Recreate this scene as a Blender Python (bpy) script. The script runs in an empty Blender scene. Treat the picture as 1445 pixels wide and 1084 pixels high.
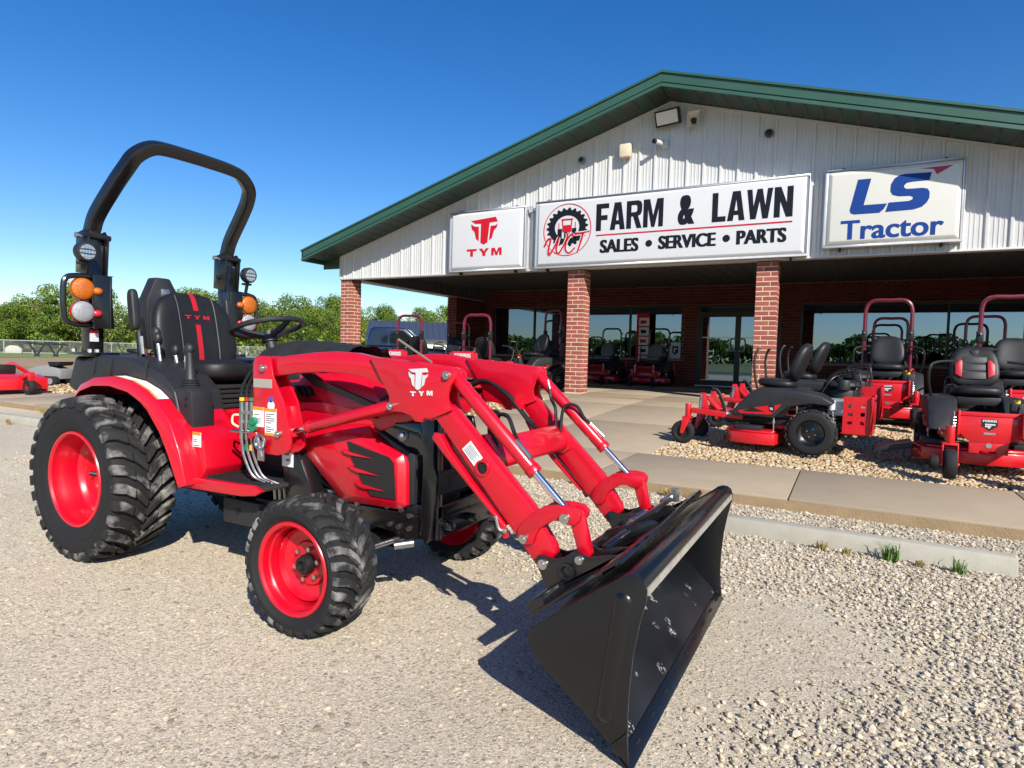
import bpy, bmesh, math, random
import numpy as np
from mathutils import Vector, Matrix
R = math.radians
scene = bpy.context.scene
COL = scene.collection
random.seed(7); rng = np.random.default_rng(11)

# ------------------------------------------------------------------ camera
TH, PI_, RO = .4982, -.0478, .0272
fw = Vector((-math.sin(TH)*math.cos(PI_), math.cos(TH)*math.cos(PI_), math.sin(PI_)))
rt = Vector((math.cos(TH), math.sin(TH), 0)); up = rt.cross(fw)
cx_ = rt*math.cos(RO)+up*math.sin(RO); cy_ = up*math.cos(RO)-rt*math.sin(RO)
cam = bpy.data.cameras.new("camera"); cam.sensor_width = 36; cam.lens = 36*869.07/1445
cam.clip_start = .05; cam.clip_end = 6000
co = bpy.data.objects.new("camera", cam); COL.objects.link(co)
M = Matrix.Identity(4)
for i in range(3): M[i][0] = cx_[i]; M[i][1] = cy_[i]; M[i][2] = -fw[i]
M[2][3] = 1.28
co.matrix_world = M; scene.camera = co

# ------------------------------------------------------------------ sky, sun, exposure
SUN = Vector((1.02, -.84, .91)).normalized()
world = bpy.data.worlds.new("World"); scene.world = world; world.use_nodes = True
wn = world.node_tree.nodes; wl = world.node_tree.links
sky = wn.new("ShaderNodeTexSky"); sky.sky_type = 'NISHITA'; sky.sun_disc = False
sky.sun_elevation = math.asin(SUN.z); sky.sun_rotation = math.atan2(SUN.x, SUN.y)
sky.altitude = 200; sky.air_density = 1.0; sky.dust_density = .35; sky.ozone_density = 3.0
hs = wn.new("ShaderNodeHueSaturation"); hs.inputs['Saturation'].default_value = 1.36; hs.inputs['Value'].default_value = 1.0; hs.inputs['Hue'].default_value = .509
wl.new(sky.outputs[0], hs.inputs['Color'])
bg = wn["Background"]; wl.new(hs.outputs[0], bg.inputs[0]); bg.inputs[1].default_value = .105
sun = bpy.data.lights.new("sun", 'SUN'); sun.energy = 5.0; sun.angle = R(.5); sun.color = (1, .945, .855)
so = bpy.data.objects.new("sun", sun); COL.objects.link(so); so.location = (20, -20, 30)
so.rotation_euler = (-SUN).to_track_quat('-Z', 'Y').to_euler()
scene.view_settings.view_transform = 'Standard'; scene.view_settings.look = 'None'
scene.view_settings.exposure = 0.52; scene.view_settings.gamma = 1
scene.view_settings.use_curve_mapping = False

# ------------------------------------------------------------------ materials
MATS = {}
def mat(name, base, rough=.5, metal=0., coat=0., noise=0., nscale=8., bump=0., bscale=60., spec=.5, dirt=None, emit=0., coatr=.05):
    m = bpy.data.materials.new(name); m.use_nodes = True; nt = m.node_tree; N = nt.nodes; L = nt.links
    p = N["Principled BSDF"]; p.inputs['Base Color'].default_value = (*base, 1)
    p.inputs['Roughness'].default_value = rough; p.inputs['Metallic'].default_value = metal
    p.inputs['Coat Weight'].default_value = coat; p.inputs['Coat Roughness'].default_value = coatr
    p.inputs['Specular IOR Level'].default_value = spec
    if emit: p.inputs['Emission Color'].default_value = (*base, 1); p.inputs['Emission Strength'].default_value = emit
    tc = N.new("ShaderNodeTexCoord")
    if noise or dirt:
        n = N.new("ShaderNodeTexNoise"); n.inputs['Scale'].default_value = nscale; n.inputs['Detail'].default_value = 6
        L.new(tc.outputs['Object'], n.inputs['Vector'])
        mx = N.new("ShaderNodeMix"); mx.data_type = 'RGBA'
        if dirt:
            mx.inputs[6].default_value = (*base, 1); mx.inputs[7].default_value = (*dirt, 1)
            cr = N.new("ShaderNodeMapRange"); cr.inputs[1].default_value = .5; cr.inputs[2].default_value = .72
            cr.inputs[4].default_value = max(noise, .3)
            L.new(n.outputs['Fac'], cr.inputs[0]); L.new(cr.outputs[0], mx.inputs[0])
        else:
            mx.inputs[6].default_value = (*[c*(1-noise) for c in base], 1); mx.inputs[7].default_value = (*[min(1, c*(1+noise)) for c in base], 1)
            L.new(n.outputs['Fac'], mx.inputs[0])
        L.new(mx.outputs[2], p.inputs['Base Color'])
        rr = N.new("ShaderNodeMapRange"); rr.inputs[3].default_value = max(.02, rough-.08); rr.inputs[4].default_value = min(1, rough+.12)
        L.new(n.outputs['Fac'], rr.inputs[0]); L.new(rr.outputs[0], p.inputs['Roughness'])
    if bump:
        b = N.new("ShaderNodeTexNoise"); b.inputs['Scale'].default_value = bscale; b.inputs['Detail'].default_value = 5
        L.new(tc.outputs['Object'], b.inputs['Vector'])
        bp = N.new("ShaderNodeBump"); bp.inputs['Strength'].default_value = bump; bp.inputs['Distance'].default_value = .01
        L.new(b.outputs['Fac'], bp.inputs['Height']); L.new(bp.outputs[0], p.inputs['Normal'])
    MATS[name] = m; return m

RED = mat("red_paint", (.52, .001, .014), .32, coat=.4, noise=.05, nscale=3, coatr=.08)
MRED = mat("mower_red_paint", (.56, .008, .014), .33, coat=.4, noise=.08, nscale=4, coatr=.1)
ROPSRED = mat("maroon_paint", (.13, .008, .02), .35, coat=.3)
BLACK = mat("black_paint", (.008, .008, .009), .25, coat=.35, noise=.2, nscale=5, coatr=.12)
BUCKB = mat("bucket_black_paint", (.006, .0065, .0075), .27, spec=.35, coat=.25, noise=.25, nscale=3, coatr=.14)
PLAST = mat("black_plastic", (.016, .016, .018), .5, noise=.15, nscale=12, bump=.08, bscale=400)
DARK = mat("dark_iron", (.006, .006, .006), .55, noise=.3, nscale=20)
STRIPE = mat("black_stripe", (.012, .01, .012), .35, coat=.3)
VINYL = mat("seat_vinyl", (.011, .011, .012), .45, spec=.35, noise=.15, nscale=20, bump=.15, bscale=250)
GVINYL = mat("grey_vinyl", (.12, .12, .12), .5, noise=.15, nscale=20, bump=.15, bscale=250)
REDV = mat("red_vinyl", (.4, .008, .016), .45)
RUB = mat("rubber", (.014, .014, .015), .74, noise=.25, nscale=25, bump=.25, bscale=180, spec=.3)
LUG = mat("rubber_lug", (.018, .018, .018), .8, noise=.8, nscale=10, dirt=(.33, .32, .30), bump=.3, bscale=120, spec=.3)
STEEL = mat("bright_steel", (.42, .42, .42), .3, metal=1., noise=.15, nscale=30)
CHROME = mat("chrome", (.74, .73, .71), .16, metal=1.)
ZINC = mat("zinc_bolt", (.55, .53, .5), .35, metal=1., noise=.2, nscale=60)
WORN = mat("worn_steel_edge", (.42, .39, .33), .5, metal=.4, noise=.35, nscale=25)
WHITE = mat("white_decal", (.78, .78, .76), .45, noise=.04, nscale=40)
OCHRE = mat("orange_decal", (.75, .25, .01), .45)
SILV = mat("silver_lettering", (.72, .72, .72), .35, metal=.3)
INK = mat("decal_ink", (.1, .1, .1), .5)
BLUE_DOT = mat("blue_decal", (.01, .1, .5), .45)
GREEN_CAP = mat("green_plastic", (.01, .2, .09), .4)
YEL = mat("yellow_plastic", (.7, .45, .02), .4)
FABRIC = mat("black_fabric", (.008, .008, .009), .85, noise=.2, nscale=30, bump=.4, bscale=35)
HOSE = mat("hydraulic_hose_rubber", (.01, .01, .01), .38)
MESHG = mat("grille_mesh", (.012, .012, .012), .6, bump=1., bscale=900)
AMBER = mat("amber_lens", (.50, .115, .002), .22, coat=.6, noise=.3, nscale=60, bump=.5, bscale=220)
LENS = mat("clear_lens", (.30, .30, .31), .16, coat=.8, noise=.25, nscale=70, bump=.5, bscale=220)
REDLENS = mat("red_lens", (.6, .02, .03), .2, coat=.6)

# ------------------------------------------------------------------ object helpers
ORG = {}
def tag(o, label=None, cat=None, group=None, kind=None):
    if label: o['label'] = label
    if cat: o['category'] = cat
    if group: o['group'] = group
    if kind: o['kind'] = kind
    return o
def empty(name, loc=(0, 0, 0), rz=0., label=None, cat=None, group=None, world_coords=False):
    o = bpy.data.objects.new(name, None); COL.objects.link(o); o.location = loc; o.rotation_euler = (0, 0, rz)
    o.empty_display_size = .2
    if world_coords: ORG[o.name] = Vector(loc)
    return tag(o, label, cat, group)
def copy_tree(o, parent=None):
    c = o.copy(); COL.objects.link(c)
    if parent is not None: c.parent = parent
    for ch in list(o.children): copy_tree(ch, c)
    return c

class G:
    """collects shapes in one bmesh, then links them as one mesh object"""
    def __init__(s): s.b = bmesh.new()
    def face(s, pts):
        vs = [s.b.verts.new(p) for p in pts]; return s.b.faces.new(vs)
    def box(s, x0, x1, y0, y1, z0, z1, m=None):
        v = [s.b.verts.new((x, y, z)) for x in (x0, x1) for y in (y0, y1) for z in (z0, z1)]
        if m is not None:
            for q in v: q.co = m @ q.co
        for f in ((0, 1, 3, 2), (4, 6, 7, 5), (0, 4, 5, 1), (2, 3, 7, 6), (0, 2, 6, 4), (1, 5, 7, 3)):
            s.b.faces.new([v[i] for i in f])
        return s
    def prism(s, pts, a0, a1, axis='y', m=None):
        def P(p, a):
            if axis == 'y': q = Vector((p[0], a, p[1]))
            elif axis == 'x': q = Vector((a, p[0], p[1]))
            else: q = Vector((p[0], p[1], a))
            return m @ q if m is not None else q
        A = [s.b.verts.new(P(p, a0)) for p in pts]; B = [s.b.verts.new(P(p, a1)) for p in pts]
        n = len(pts)
        fa = s.b.faces.new(A); fb = s.b.faces.new(B[::-1])
        for i in range(n): s.b.faces.new((A[i], B[i], B[(i+1) % n], A[(i+1) % n]))
        return s
    def cyl(s, p0, p1, r, r2=None, n=16, caps=True):
        return s.tube([p0, p1], [r, r if r2 is None else r2], n, caps)
    def tube(s, path, r, n=8, caps=True, sx=1., flat=None):
        path = [Vector(p) for p in path]; k = len(path)
        rs = r if isinstance(r, (list, tuple)) else [r]*k
        t0 = (path[1]-path[0]).normalized()
        ref = Vector((0, 0, 1)) if abs(t0.z) < .9 else Vector((1, 0, 0))
        if flat is not None: ref = Vector(flat)
        u = (ref - t0*ref.dot(t0)).normalized(); rings = []
        for i, p in enumerate(path):
            if i == 0: t = path[1]-path[0]
            elif i == k-1: t = path[-1]-path[-2]
            else: t = (path[i+1]-path[i]).normalized()+(path[i]-path[i-1]).normalized()
            t = t.normalized(); u = (u-t*u.dot(t)).normalized(); v = t.cross(u)
            off = math.pi/n if n == 4 else 0
            rings.append([s.b.verts.new(p+(u*math.cos(a+off)*rs[i]+v*math.sin(a+off)*rs[i]*sx)) for a in [2*math.pi*j/n for j in range(n)]])
        for i in range(k-1):
            for j in range(n): s.b.faces.new((rings[i][j], rings[i][(j+1) % n], rings[i+1][(j+1) % n], rings[i+1][j]))
        if caps: s.b.faces.new(rings[0][::-1]); s.b.faces.new(rings[-1])
        return s
    def lathe(s, prof, c, axis='y', n=48, close=True, sgn=1):
        c = Vector(c); rings = []
        for r, t in prof:
            ring = []
            for j in range(n):
                a = 2*math.pi*j/n; t_ = t*sgn
                if axis == 'y': q = Vector((r*math.cos(a), t_, r*math.sin(a)))
                elif axis == 'x': q = Vector((t_, r*math.cos(a), r*math.sin(a)))
                else: q = Vector((r*math.cos(a), r*math.sin(a), t_))
                ring.append(s.b.verts.new(c+q))
            rings.append(ring)
        for i in range(len(rings)-1):
            for j in range(n): s.b.faces.new((rings[i][j], rings[i][(j+1) % n], rings[i+1][(j+1) % n], rings[i+1][j]))
        if close: s.b.faces.new(rings[0][::-1]); s.b.faces.new(rings[-1])
        return s
    def ring(s, c, R_, r, axis='y', n=32, k=8, m=None):
        vs = []
        for i in range(n):
            a = 2*math.pi*i/n; row = []
            for j in range(k):
                b = 2*math.pi*j/k; rr = R_+r*math.cos(b); h = r*math.sin(b)
                q = {'y': (rr*math.cos(a), h, rr*math.sin(a)), 'x': (h, rr*math.cos(a), rr*math.sin(a)), 'z': (rr*math.cos(a), rr*math.sin(a), h)}[axis]
                q = Vector(q)
                if m is not None: q = m @ q
                row.append(s.b.verts.new(Vector(c)+q))
            vs.append(row)
        for i in range(n):
            for j in range(k): s.b.faces.new((vs[i][j], vs[(i+1) % n][j], vs[(i+1) % n][(j+1) % k], vs[i][(j+1) % k]))
        return s
    def loft(s, secs, caps=True, closed=True):
        rows = [[s.b.verts.new(p) for p in q] for q in secs]; n = len(rows[0])
        for a, b in zip(rows, rows[1:]):
            for j in range(n if closed else n-1): s.b.faces.new((a[j], a[(j+1) % n], b[(j+1) % n], b[j]))
        if caps and closed: s.b.faces.new(rows[0][::-1]); s.b.faces.new(rows[-1])
        return s
    def grid(s, rows):
        return s.loft(rows, caps=False, closed=False)
    def blob(s, c, rad, sub=2, jit=0., flat=1.):
        r = bmesh.ops.create_icosphere(s.b, subdivisions=sub, radius=1)
        for v in r['verts']:
            k = 1+random.uniform(-jit, jit)
            v.co = Vector(c)+Vector((v.co.x*rad[0]*k, v.co.y*rad[1]*k, v.co.z*rad[2]*k))
        return s
    def build(s, name, m, parent=None, bevel=0., seg=2, smooth=35, loc=None, kind=None, label=None, mirror=None):
        b = s.b
        if bevel:
            bmesh.ops.remove_doubles(b, verts=b.verts, dist=1e-5)
            bmesh.ops.recalc_face_normals(b, faces=b.faces)
            ed = [e for e in b.edges if len(e.link_faces) == 2 and e.calc_face_angle(0) > R(28)]
            try: bmesh.ops.bevel(b, geom=ed, offset=bevel, segments=seg, affect='EDGES', clamp_overlap=True, profile=.5)
            except Exception: pass
        if mirror is not None:
            g = bmesh.ops.duplicate(b, geom=list(b.verts)+list(b.edges)+list(b.faces))['geom']
            for v in [x for x in g if isinstance(x, bmesh.types.BMVert)]: v.co.y = 2*mirror-v.co.y
            bmesh.ops.reverse_faces(b, faces=[x for x in g if isinstance(x, bmesh.types.BMFace)])
        bmesh.ops.recalc_face_normals(b, faces=b.faces)
        me = bpy.data.meshes.new(name)
        if parent is not None and parent.name in ORG: bmesh.ops.translate(b, verts=b.verts, vec=-ORG[parent.name])
        b.to_mesh(me); b.free()
        if m is not None: me.materials.append(m)
        if smooth:
            me.polygons.foreach_set('use_smooth', [True]*len(me.polygons)); me.set_sharp_from_angle(angle=R(smooth))
        return link(name, me, parent, loc, kind, label)
def link(name, me, parent=None, loc=None, kind=None, label=None):
    o = bpy.data.objects.new(name, me); COL.objects.link(o)
    if parent is not None:
        o.parent = parent
        if parent.name in ORG: ORG[o.name] = ORG[parent.name]
    if loc is not None: o.location = loc
    if kind: o['kind'] = kind
    if label: o['label'] = label
    return o
def flipY(G_, yc):
    for v in G_.b.verts: v.co.y = 2*yc-v.co.y
    return G_
def spline(pts, n=8):
    P = [Vector(p) for p in pts]; P = [2*P[0]-P[1]]+P+[2*P[-1]-P[-2]]; out = []
    for i in range(1, len(P)-2):
        for k in range(n):
            t = k/n; a, b, c, d = P[i-1], P[i], P[i+1], P[i+2]
            out.append(.5*((2*b)+(c-a)*t+(2*a-5*b+4*c-d)*t*t+(3*b-a-3*c+d)*t**3))
    out.append(P[-2]); return out
_tx = [0]
def text_mesh(body, w, h, thick=.003, bold=.0, shear=0., spacing=1., slant_y=0.):
    """flat lettering mesh filling exactly w x h, in the XY plane, centred, top face at z=thick"""
    cu = bpy.data.curves.new("lettering", 'FONT'); cu.body = body; cu.size = 1; cu.offset = min(bold, .012); cu.shear = shear
    cu.space_character = spacing; cu.extrude = .01; cu.align_x = 'CENTER'; cu.resolution_u = 4
    o = bpy.data.objects.new("lettering_source", cu); COL.objects.link(o)
    dg = bpy.context.evaluated_depsgraph_get(); dg.update()
    me = bpy.data.meshes.new_from_object(o.evaluated_get(dg)); bpy.data.objects.remove(o); bpy.data.curves.remove(cu)
    c = np.zeros(len(me.vertices)*3); me.vertices.foreach_get('co', c); c = c.reshape(-1, 3)
    if bold > .015:   # heavy strokes: sideways copies, each a hair lower than the one before
        polys = [list(p.vertices) for p in me.polygons]; n0 = len(c); V, Fc = [], []
        for i, d in enumerate(np.linspace(-bold, bold, 5)):
            q = c.copy(); q[:, 0] += d; q[:, 2] -= .001*i; V.append(q); Fc += [[v+i*n0 for v in p] for p in polys]
        c = np.concatenate(V); me2 = bpy.data.meshes.new("lettering"); me2.from_pydata(c.tolist(), [], Fc); bpy.data.meshes.remove(me); me = me2
    mn, mxx = c.min(0), c.max(0); s = (mxx-mn); s[s == 0] = 1
    c = (c-(mn+mxx)/2)/s; c[:, 0] *= w; c[:, 1] *= h; c[:, 2] = (c[:, 2]+.5)*thick
    if slant_y: c[:, 1] += c[:, 0]*slant_y
    me.vertices.foreach_set('co', c.ravel()); me.update(); return me
def place_mesh(name, me, m, parent, c, ux, uy, label=None):
    """lay an XY mesh at centre c with its x along ux and y along uy (in the thing's coordinates)"""
    ux = Vector(ux).normalized(); uy = Vector(uy); uy = (uy-ux*uy.dot(ux)).normalized(); uz = ux.cross(uy)
    c = Vector(c)-(ORG[parent.name] if parent.name in ORG else Vector((0, 0, 0)))
    T = Matrix(((ux.x, uy.x, uz.x, c.x), (ux.y, uy.y, uz.y, c.y), (ux.z, uy.z, uz.z, c.z), (0, 0, 0, 1)))
    me.transform(T); me.materials.clear(); me.materials.append(m)
    for p in me.polygons: p.material_index = 0
    return link(name, me, parent, None, None, label)
def poly_mesh(polys, thick=.003):
    b = bmesh.new()
    for i_, pts in enumerate(polys):
        A = [b.verts.new((p[0], p[1], thick+.0002*(i_ % 3))) for p in pts]; B = [b.verts.new((p[0], p[1], 0)) for p in pts]
        b.faces.new(A); n = len(pts)
        for i in range(n): b.faces.new((A[i], A[(i+1) % n], B[(i+1) % n], B[i]))
    b.normal_update(); bmesh.ops.triangulate(b, faces=[f for f in b.faces if len(f.verts) > 4], ngon_method='EAR_CLIP')
    bmesh.ops.recalc_face_normals(b, faces=b.faces)
    me = bpy.data.meshes.new("emblem"); b.to_mesh(me); b.free(); return me
# emblem of the tractor maker: a bull head of two side blades and a T shaped middle (unit square)
EMB = [[(-.5, .42), (.42, .5), (.5, .32), (.2, .3), (.13, -.42), (0, -.5), (-.13, -.42), (-.12, .28), (-.34, .3)],
       [(-.5, .3), (-.36, .2), (-.2, .18), (-.19, -.36), (-.3, -.26), (-.36, 0), (-.46, .1)],
       [(.5, .24), (.4, .18), (.24, .18), (.19, -.36), (.3, -.26), (.36, 0), (.46, .1)]]
FONT_ = {'F': [[(0, 0), (.40, 0), (.40, .39), (.9, .39), (.9, .57), (.40, .57), (.40, .82), (1, .82), (1, 1), (0, 1)]],
 'A': [[(0, 0), (.33, 0), (.5, .74), (.5, 1), (.28, 1)], [(1, 0), (.67, 0), (.5, .74), (.5, 1), (.72, 1)], [(.32, .19), (.68, .19), (.64, .34), (.36, .34)]],
 'R': [[(0, 0), (.31, 0), (.31, 1), (0, 1)], [(.31, 1), (.74, 1), (.93, .95), (1, .84), (1, .62), (.93, .5), (.80, .45), (.31, .43), (.31, .58), (.62, .59), (.69, .64), (.69, .79), (.62, .84), (.31, .84)], [(.42, .45), (.74, .46), (1, 0), (.68, 0)]],
 'M': [[(0, 0), (.23, 0), (.23, .66), (.42, 0), (.58, 0), (.77, .66), (.77, 0), (1, 0), (1, 1), (.68, 1), (.5, .40), (.32, 1), (0, 1)]],
 'L': [[(0, 0), (1, 0), (1, .18), (.42, .18), (.42, 1), (0, 1)]],
 'W': [[(0, 1), (.16, 0), (.37, 0), (.5, .6), (.63, 0), (.84, 0), (1, 1), (.8, 1), (.73, .42), (.6, 1), (.4, 1), (.27, .42), (.2, 1)]],
 'N': [[(0, 0), (.32, 0), (.32, .54), (.66, 0), (1, 0), (1, 1), (.68, 1), (.68, .46), (.34, 1), (0, 1)]],
 'T': [[(0, 1), (0, .72), (.36, .72), (.36, 0), (.64, 0), (.64, .72), (1, .72), (1, 1)]],
 'Y': [[(0, 1), (.35, .38), (.36, 0), (.64, 0), (.65, .38), (1, 1), (.69, 1), (.5, .62), (.31, 1)]]}
def block(word, w, h, thick=.003, gap=.13):
    wd = {'F': .86, 'L': .8, 'M': 1.25, 'W': 1.42}; tot = sum(wd.get(c, 1.) for c in word)+gap*(len(word)-1); x = -w/2; k = w/tot; polys = []
    for c in word:
        polys += [[(x+px*wd.get(c, 1.)*k, (py-.5)*h) for px, py in p] for p in FONT_[c]]; x += (wd.get(c, 1.)+gap)*k
    return poly_mesh(polys, thick)
def emblem(w, h, thick=.003): return poly_mesh([[(x*w, y*h) for x, y in p] for p in EMB], thick)

# ------------------------------------------------------------------ ground
def mixc(N, L, fac, a, b):
    m = N.new("ShaderNodeMix"); m.data_type = 'RGBA'
    for v, k in ((a, 6), (b, 7)):
        if isinstance(v, tuple): m.inputs[k].default_value = (*v, 1)
        else: L.new(v, m.inputs[k])
    if isinstance(fac, float): m.inputs[0].default_value = fac
    else: L.new(fac, m.inputs[0])
    return m.outputs[2]
def maprange(N, L, src, a, b, c=0., d=1.):
    m = N.new("ShaderNodeMapRange"); L.new(src, m.inputs[0])
    for i, v in enumerate((a, b, c, d)): m.inputs[i+1].default_value = v
    return m.outputs[0]
def gravel_material(name, dust, stoneA, stoneB, s1=55., s2=150., bump=.6, amount=.55):
    m = bpy.data.materials.new(name); m.use_nodes = True; nt = m.node_tree; N = nt.nodes; L = nt.links; p = N["Principled BSDF"]
    p.inputs['Roughness'].default_value = .9; p.inputs['Specular IOR Level'].default_value = .2
    tc = N.new("ShaderNodeTexCoord")
    def noise(sc, det=6):
        n = N.new("ShaderNodeTexNoise"); n.inputs['Scale'].default_value = sc; n.inputs['Detail'].default_value = det; L.new(tc.outputs['Object'], n.inputs['Vector']); return n.outputs['Fac']
    def voro(sc):
        v = N.new("ShaderNodeTexVoronoi"); v.inputs['Scale'].default_value = sc
        w = N.new("ShaderNodeTexNoise"); w.inputs['Scale'].default_value = sc*.8; L.new(tc.outputs['Object'], w.inputs['Vector'])
        a = N.new("ShaderNodeMix"); a.data_type = 'VECTOR'; a.inputs[0].default_value = .02
        L.new(tc.outputs['Object'], a.inputs[4]); L.new(w.outputs['Color'], a.inputs[5]); L.new(a.outputs[1], v.inputs['Vector']); return v
    big = noise(.55); mid = noise(3.5)
    v1 = voro(s1); v2 = voro(s2)
    sep = N.new("ShaderNodeSeparateColor"); L.new(v1.outputs['Color'], sep.inputs[0])
    sep2 = N.new("ShaderNodeSeparateColor"); L.new(v2.outputs['Color'], sep2.inputs[0])
    patch = noise(.22, 3); dustc = mixc(N, L, maprange(N, L, patch, .42, .6), mixc(N, L, maprange(N, L, big, .35, .65), dust, tuple(c*.80 for c in dust)), tuple(c*v for c, v in zip(dust, (1.06, 1.05, 1.02))))
    fine = mixc(N, L, sep2.outputs[0], (.5, .5, .5), (1.3, 1.3, 1.3))
    fm = N.new("ShaderNodeMix"); fm.data_type = 'RGBA'; fm.blend_type = 'MULTIPLY'; fm.inputs[0].default_value = .85; L.new(dustc, fm.inputs[6]); L.new(fine, fm.inputs[7]); c0 = fm.outputs[2]
    st = mixc(N, L, sep.outputs[0], stoneA, stoneB)
    inside = maprange(N, L, v1.outputs['Distance'], .52, .34)
    pick = maprange(N, L, sep.outputs[1], 1-amount, 1-amount+.02)
    mk = N.new("ShaderNodeMath"); mk.operation = 'MULTIPLY'; L.new(inside, mk.inputs[0]); L.new(pick, mk.inputs[1])
    col = mixc(N, L, mk.outputs[0], c0, st)
    L.new(col, p.inputs['Base Color'])
    h1 = N.new("ShaderNodeMath"); h1.operation = 'MULTIPLY'; L.new(mk.outputs[0], h1.inputs[0]); h1.inputs[1].default_value = .7
    h2 = N.new("ShaderNodeMath"); h2.operation = 'MULTIPLY_ADD'; L.new(v2.outputs['Distance'], h2.inputs[0]); h2.inputs[1].default_value = -.5; L.new(h1.outputs[0], h2.inputs[2])
    h3 = N.new("ShaderNodeMath"); h3.operation = 'MULTIPLY_ADD'; L.new(mid, h3.inputs[0]); h3.inputs[1].default_value = .6; L.new(h2.outputs[0], h3.inputs[2])
    bp = N.new("ShaderNodeBump"); bp.inputs['Strength'].default_value = bump; bp.inputs['Distance'].default_value = .012; L.new(h3.outputs[0], bp.inputs['Height'])
    L.new(bp.outputs[0], p.inputs['Normal']); return m
def island_material(name, cols, rough=.85, pos=None):
    m = bpy.data.materials.new(name); m.use_nodes = True; N = m.node_tree.nodes; L = m.node_tree.links; p = N["Principled BSDF"]
    g = N.new("ShaderNodeNewGeometry"); cr = N.new("ShaderNodeValToRGB"); L.new(g.outputs['Random Per Island'], cr.inputs[0])
    e = cr.color_ramp.elements
    while len(e) < len(cols): e.new(.5)
    for i, c in enumerate(cols): e[i].position = (i/(len(cols)-1) if pos is None else pos[i]); e[i].color = (*c, 1)
    n = N.new("ShaderNodeTexNoise"); n.inputs['Scale'].default_value = 90
    tc = N.new("ShaderNodeTexCoord"); L.new(tc.outputs['Object'], n.inputs['Vector'])
    mx = N.new("ShaderNodeMix"); mx.data_type = 'RGBA'; mx.blend_type = 'MULTIPLY'; mx.inputs[0].default_value = .5
    L.new(cr.outputs[0], mx.inputs[6]); L.new(n.outputs['Color'], mx.inputs[7])
    gm = N.new("ShaderNodeMix"); gm.data_type = 'RGBA'; gm.inputs[0].default_value = .3; L.new(cr.outputs[0], gm.inputs[6])
    nn = N.new("ShaderNodeMapRange"); nn.inputs[3].default_value = .6; nn.inputs[4].default_value = 1.25; L.new(n.outputs['Fac'], nn.inputs[0])
    vm = N.new("ShaderNodeVectorMath"); vm.operation = 'SCALE'; L.new(cr.outputs[0], vm.inputs[0]); L.new(nn.outputs[0], vm.inputs['Scale'])
    L.new(vm.outputs[0], p.inputs['Base Color']); p.inputs['Roughness'].default_value = rough; p.inputs['Specular IOR Level'].default_value = .25
    return m
DUST = (.61, .525, .40)
GRAV = gravel_material("crushed_limestone", DUST, (.30, .255, .19), (.55, .475, .355), 66., 170., .5, .5)
PEBB = gravel_material("pebble_bed_base", (.30, .20, .09), (.4, .26, .11), (.5, .38, .22), 30, 60, 1., .9)
CONC = mat("concrete", (.345, .275, .19), .85, noise=.13, nscale=3.5, bump=.25, bscale=150, spec=.25)
CONC2 = mat("wheel_stop_concrete", (.35, .33, .27), .85, noise=.2, nscale=9, bump=.35, bscale=120, spec=.25)
KERB = mat("kerb_concrete", (.30, .215, .125), .88, noise=.25, nscale=7, bump=.5, bscale=60, spec=.2)
STONEM = island_material("limestone_chips", [(.27, .235, .185), (.44, .38, .29), (.58, .51, .39), (.46, .37, .25), (.62, .56, .45)])
STONED = island_material("embedded_chips", [(.20, .175, .14), (.36, .305, .225), (.48, .405, .295), (.50, .42, .305), (.44, .385, .30)])
PEBM = island_material("river_pebbles", [(.33, .22, .11), (.48, .35, .19), (.58, .47, .31), (.42, .28, .14), (.60, .53, .41)], .7)
GRASS = mat("grass_field", (.16, .20, .045), .9, noise=.35, nscale=.6, bump=.5, bscale=15)

g = G(); n = 40
g.face([(-3000, -3000, 0), (3000, -3000, 0), (3000, 3000, 0), (-3000, 3000, 0)])
g.build("ground", GRAV, smooth=0, kind='structure')
g = G(); g.face([(-47, -60, .004), (-52, 60, .004), (-42, 160, .004), (-400, 500, .004), (-500, -60, .004)]); g.build("grass_field", GRASS, smooth=0, kind='structure')
g = G(); g.face([(-42, 30, .004), (-12, 60, .004), (10, 400, .004), (-200, 400, .004), (-49.5, 62, .004)]); g.build("far_lawn", GRASS, smooth=0, kind='structure')

def padz(y): return .11+max(0, min(y, 13.4)-7.35)*.0462+max(0, min(y, 7.35)-5.75)*.006
# compacted base under the slabs, front face = kerb
g = G(); ys = [5.754, 7.35, 13.4, 21.6]
g.prism([(5.754, -.05)]+[(y, padz(y)-.022) for y in ys]+[(21.6, -.05)], -40, 16, 'x')
tag(g.build("pad_base", KERB, smooth=0), kind='structure')
side = empty("sidewalk"); side['kind'] = 'structure'
apron = empty("porch_apron"); apron['kind'] = 'structure'
def slab(parent, x0, x1, y0, y1, name="slab"):
    gp = .006; g = G()
    zb0 = padz(y0)-.03
    g.prism([(y0+gp, zb0), (y0+gp, padz(y0)), (y1-gp, padz(y1)), (y1-gp, padz(y1)-.03)], x0+gp, x1-gp, 'x')
    return g.build(name, CONC, parent, bevel=.009 if y0 < 8 else .004, seg=2, smooth=40)
XS = [-.4+1.83*k for k in range(-19, 7)]
for x in XS: slab(side, x, x+1.83, 5.75, 7.35)
BEDR, BEDL = -2.05, -5.6
rows = [7.35, 9.7, 12.05, 14.4, 17.9, 21.45]
XA = [-22.3, -19.9, -17.5, -15.1, -12.7, -10.3, -8., BEDL, -3.85, BEDR, .38, 2.8, 5.2, 7.6, 10., 12.4]
for i in range(5):
    for a, b in zip(XA, XA[1:]):
        if i < 2 and (a >= BEDR-.01 or b <= BEDL+.01): continue
        slab(apron, a, b, rows[i], rows[i+1])
g = G()
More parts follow.
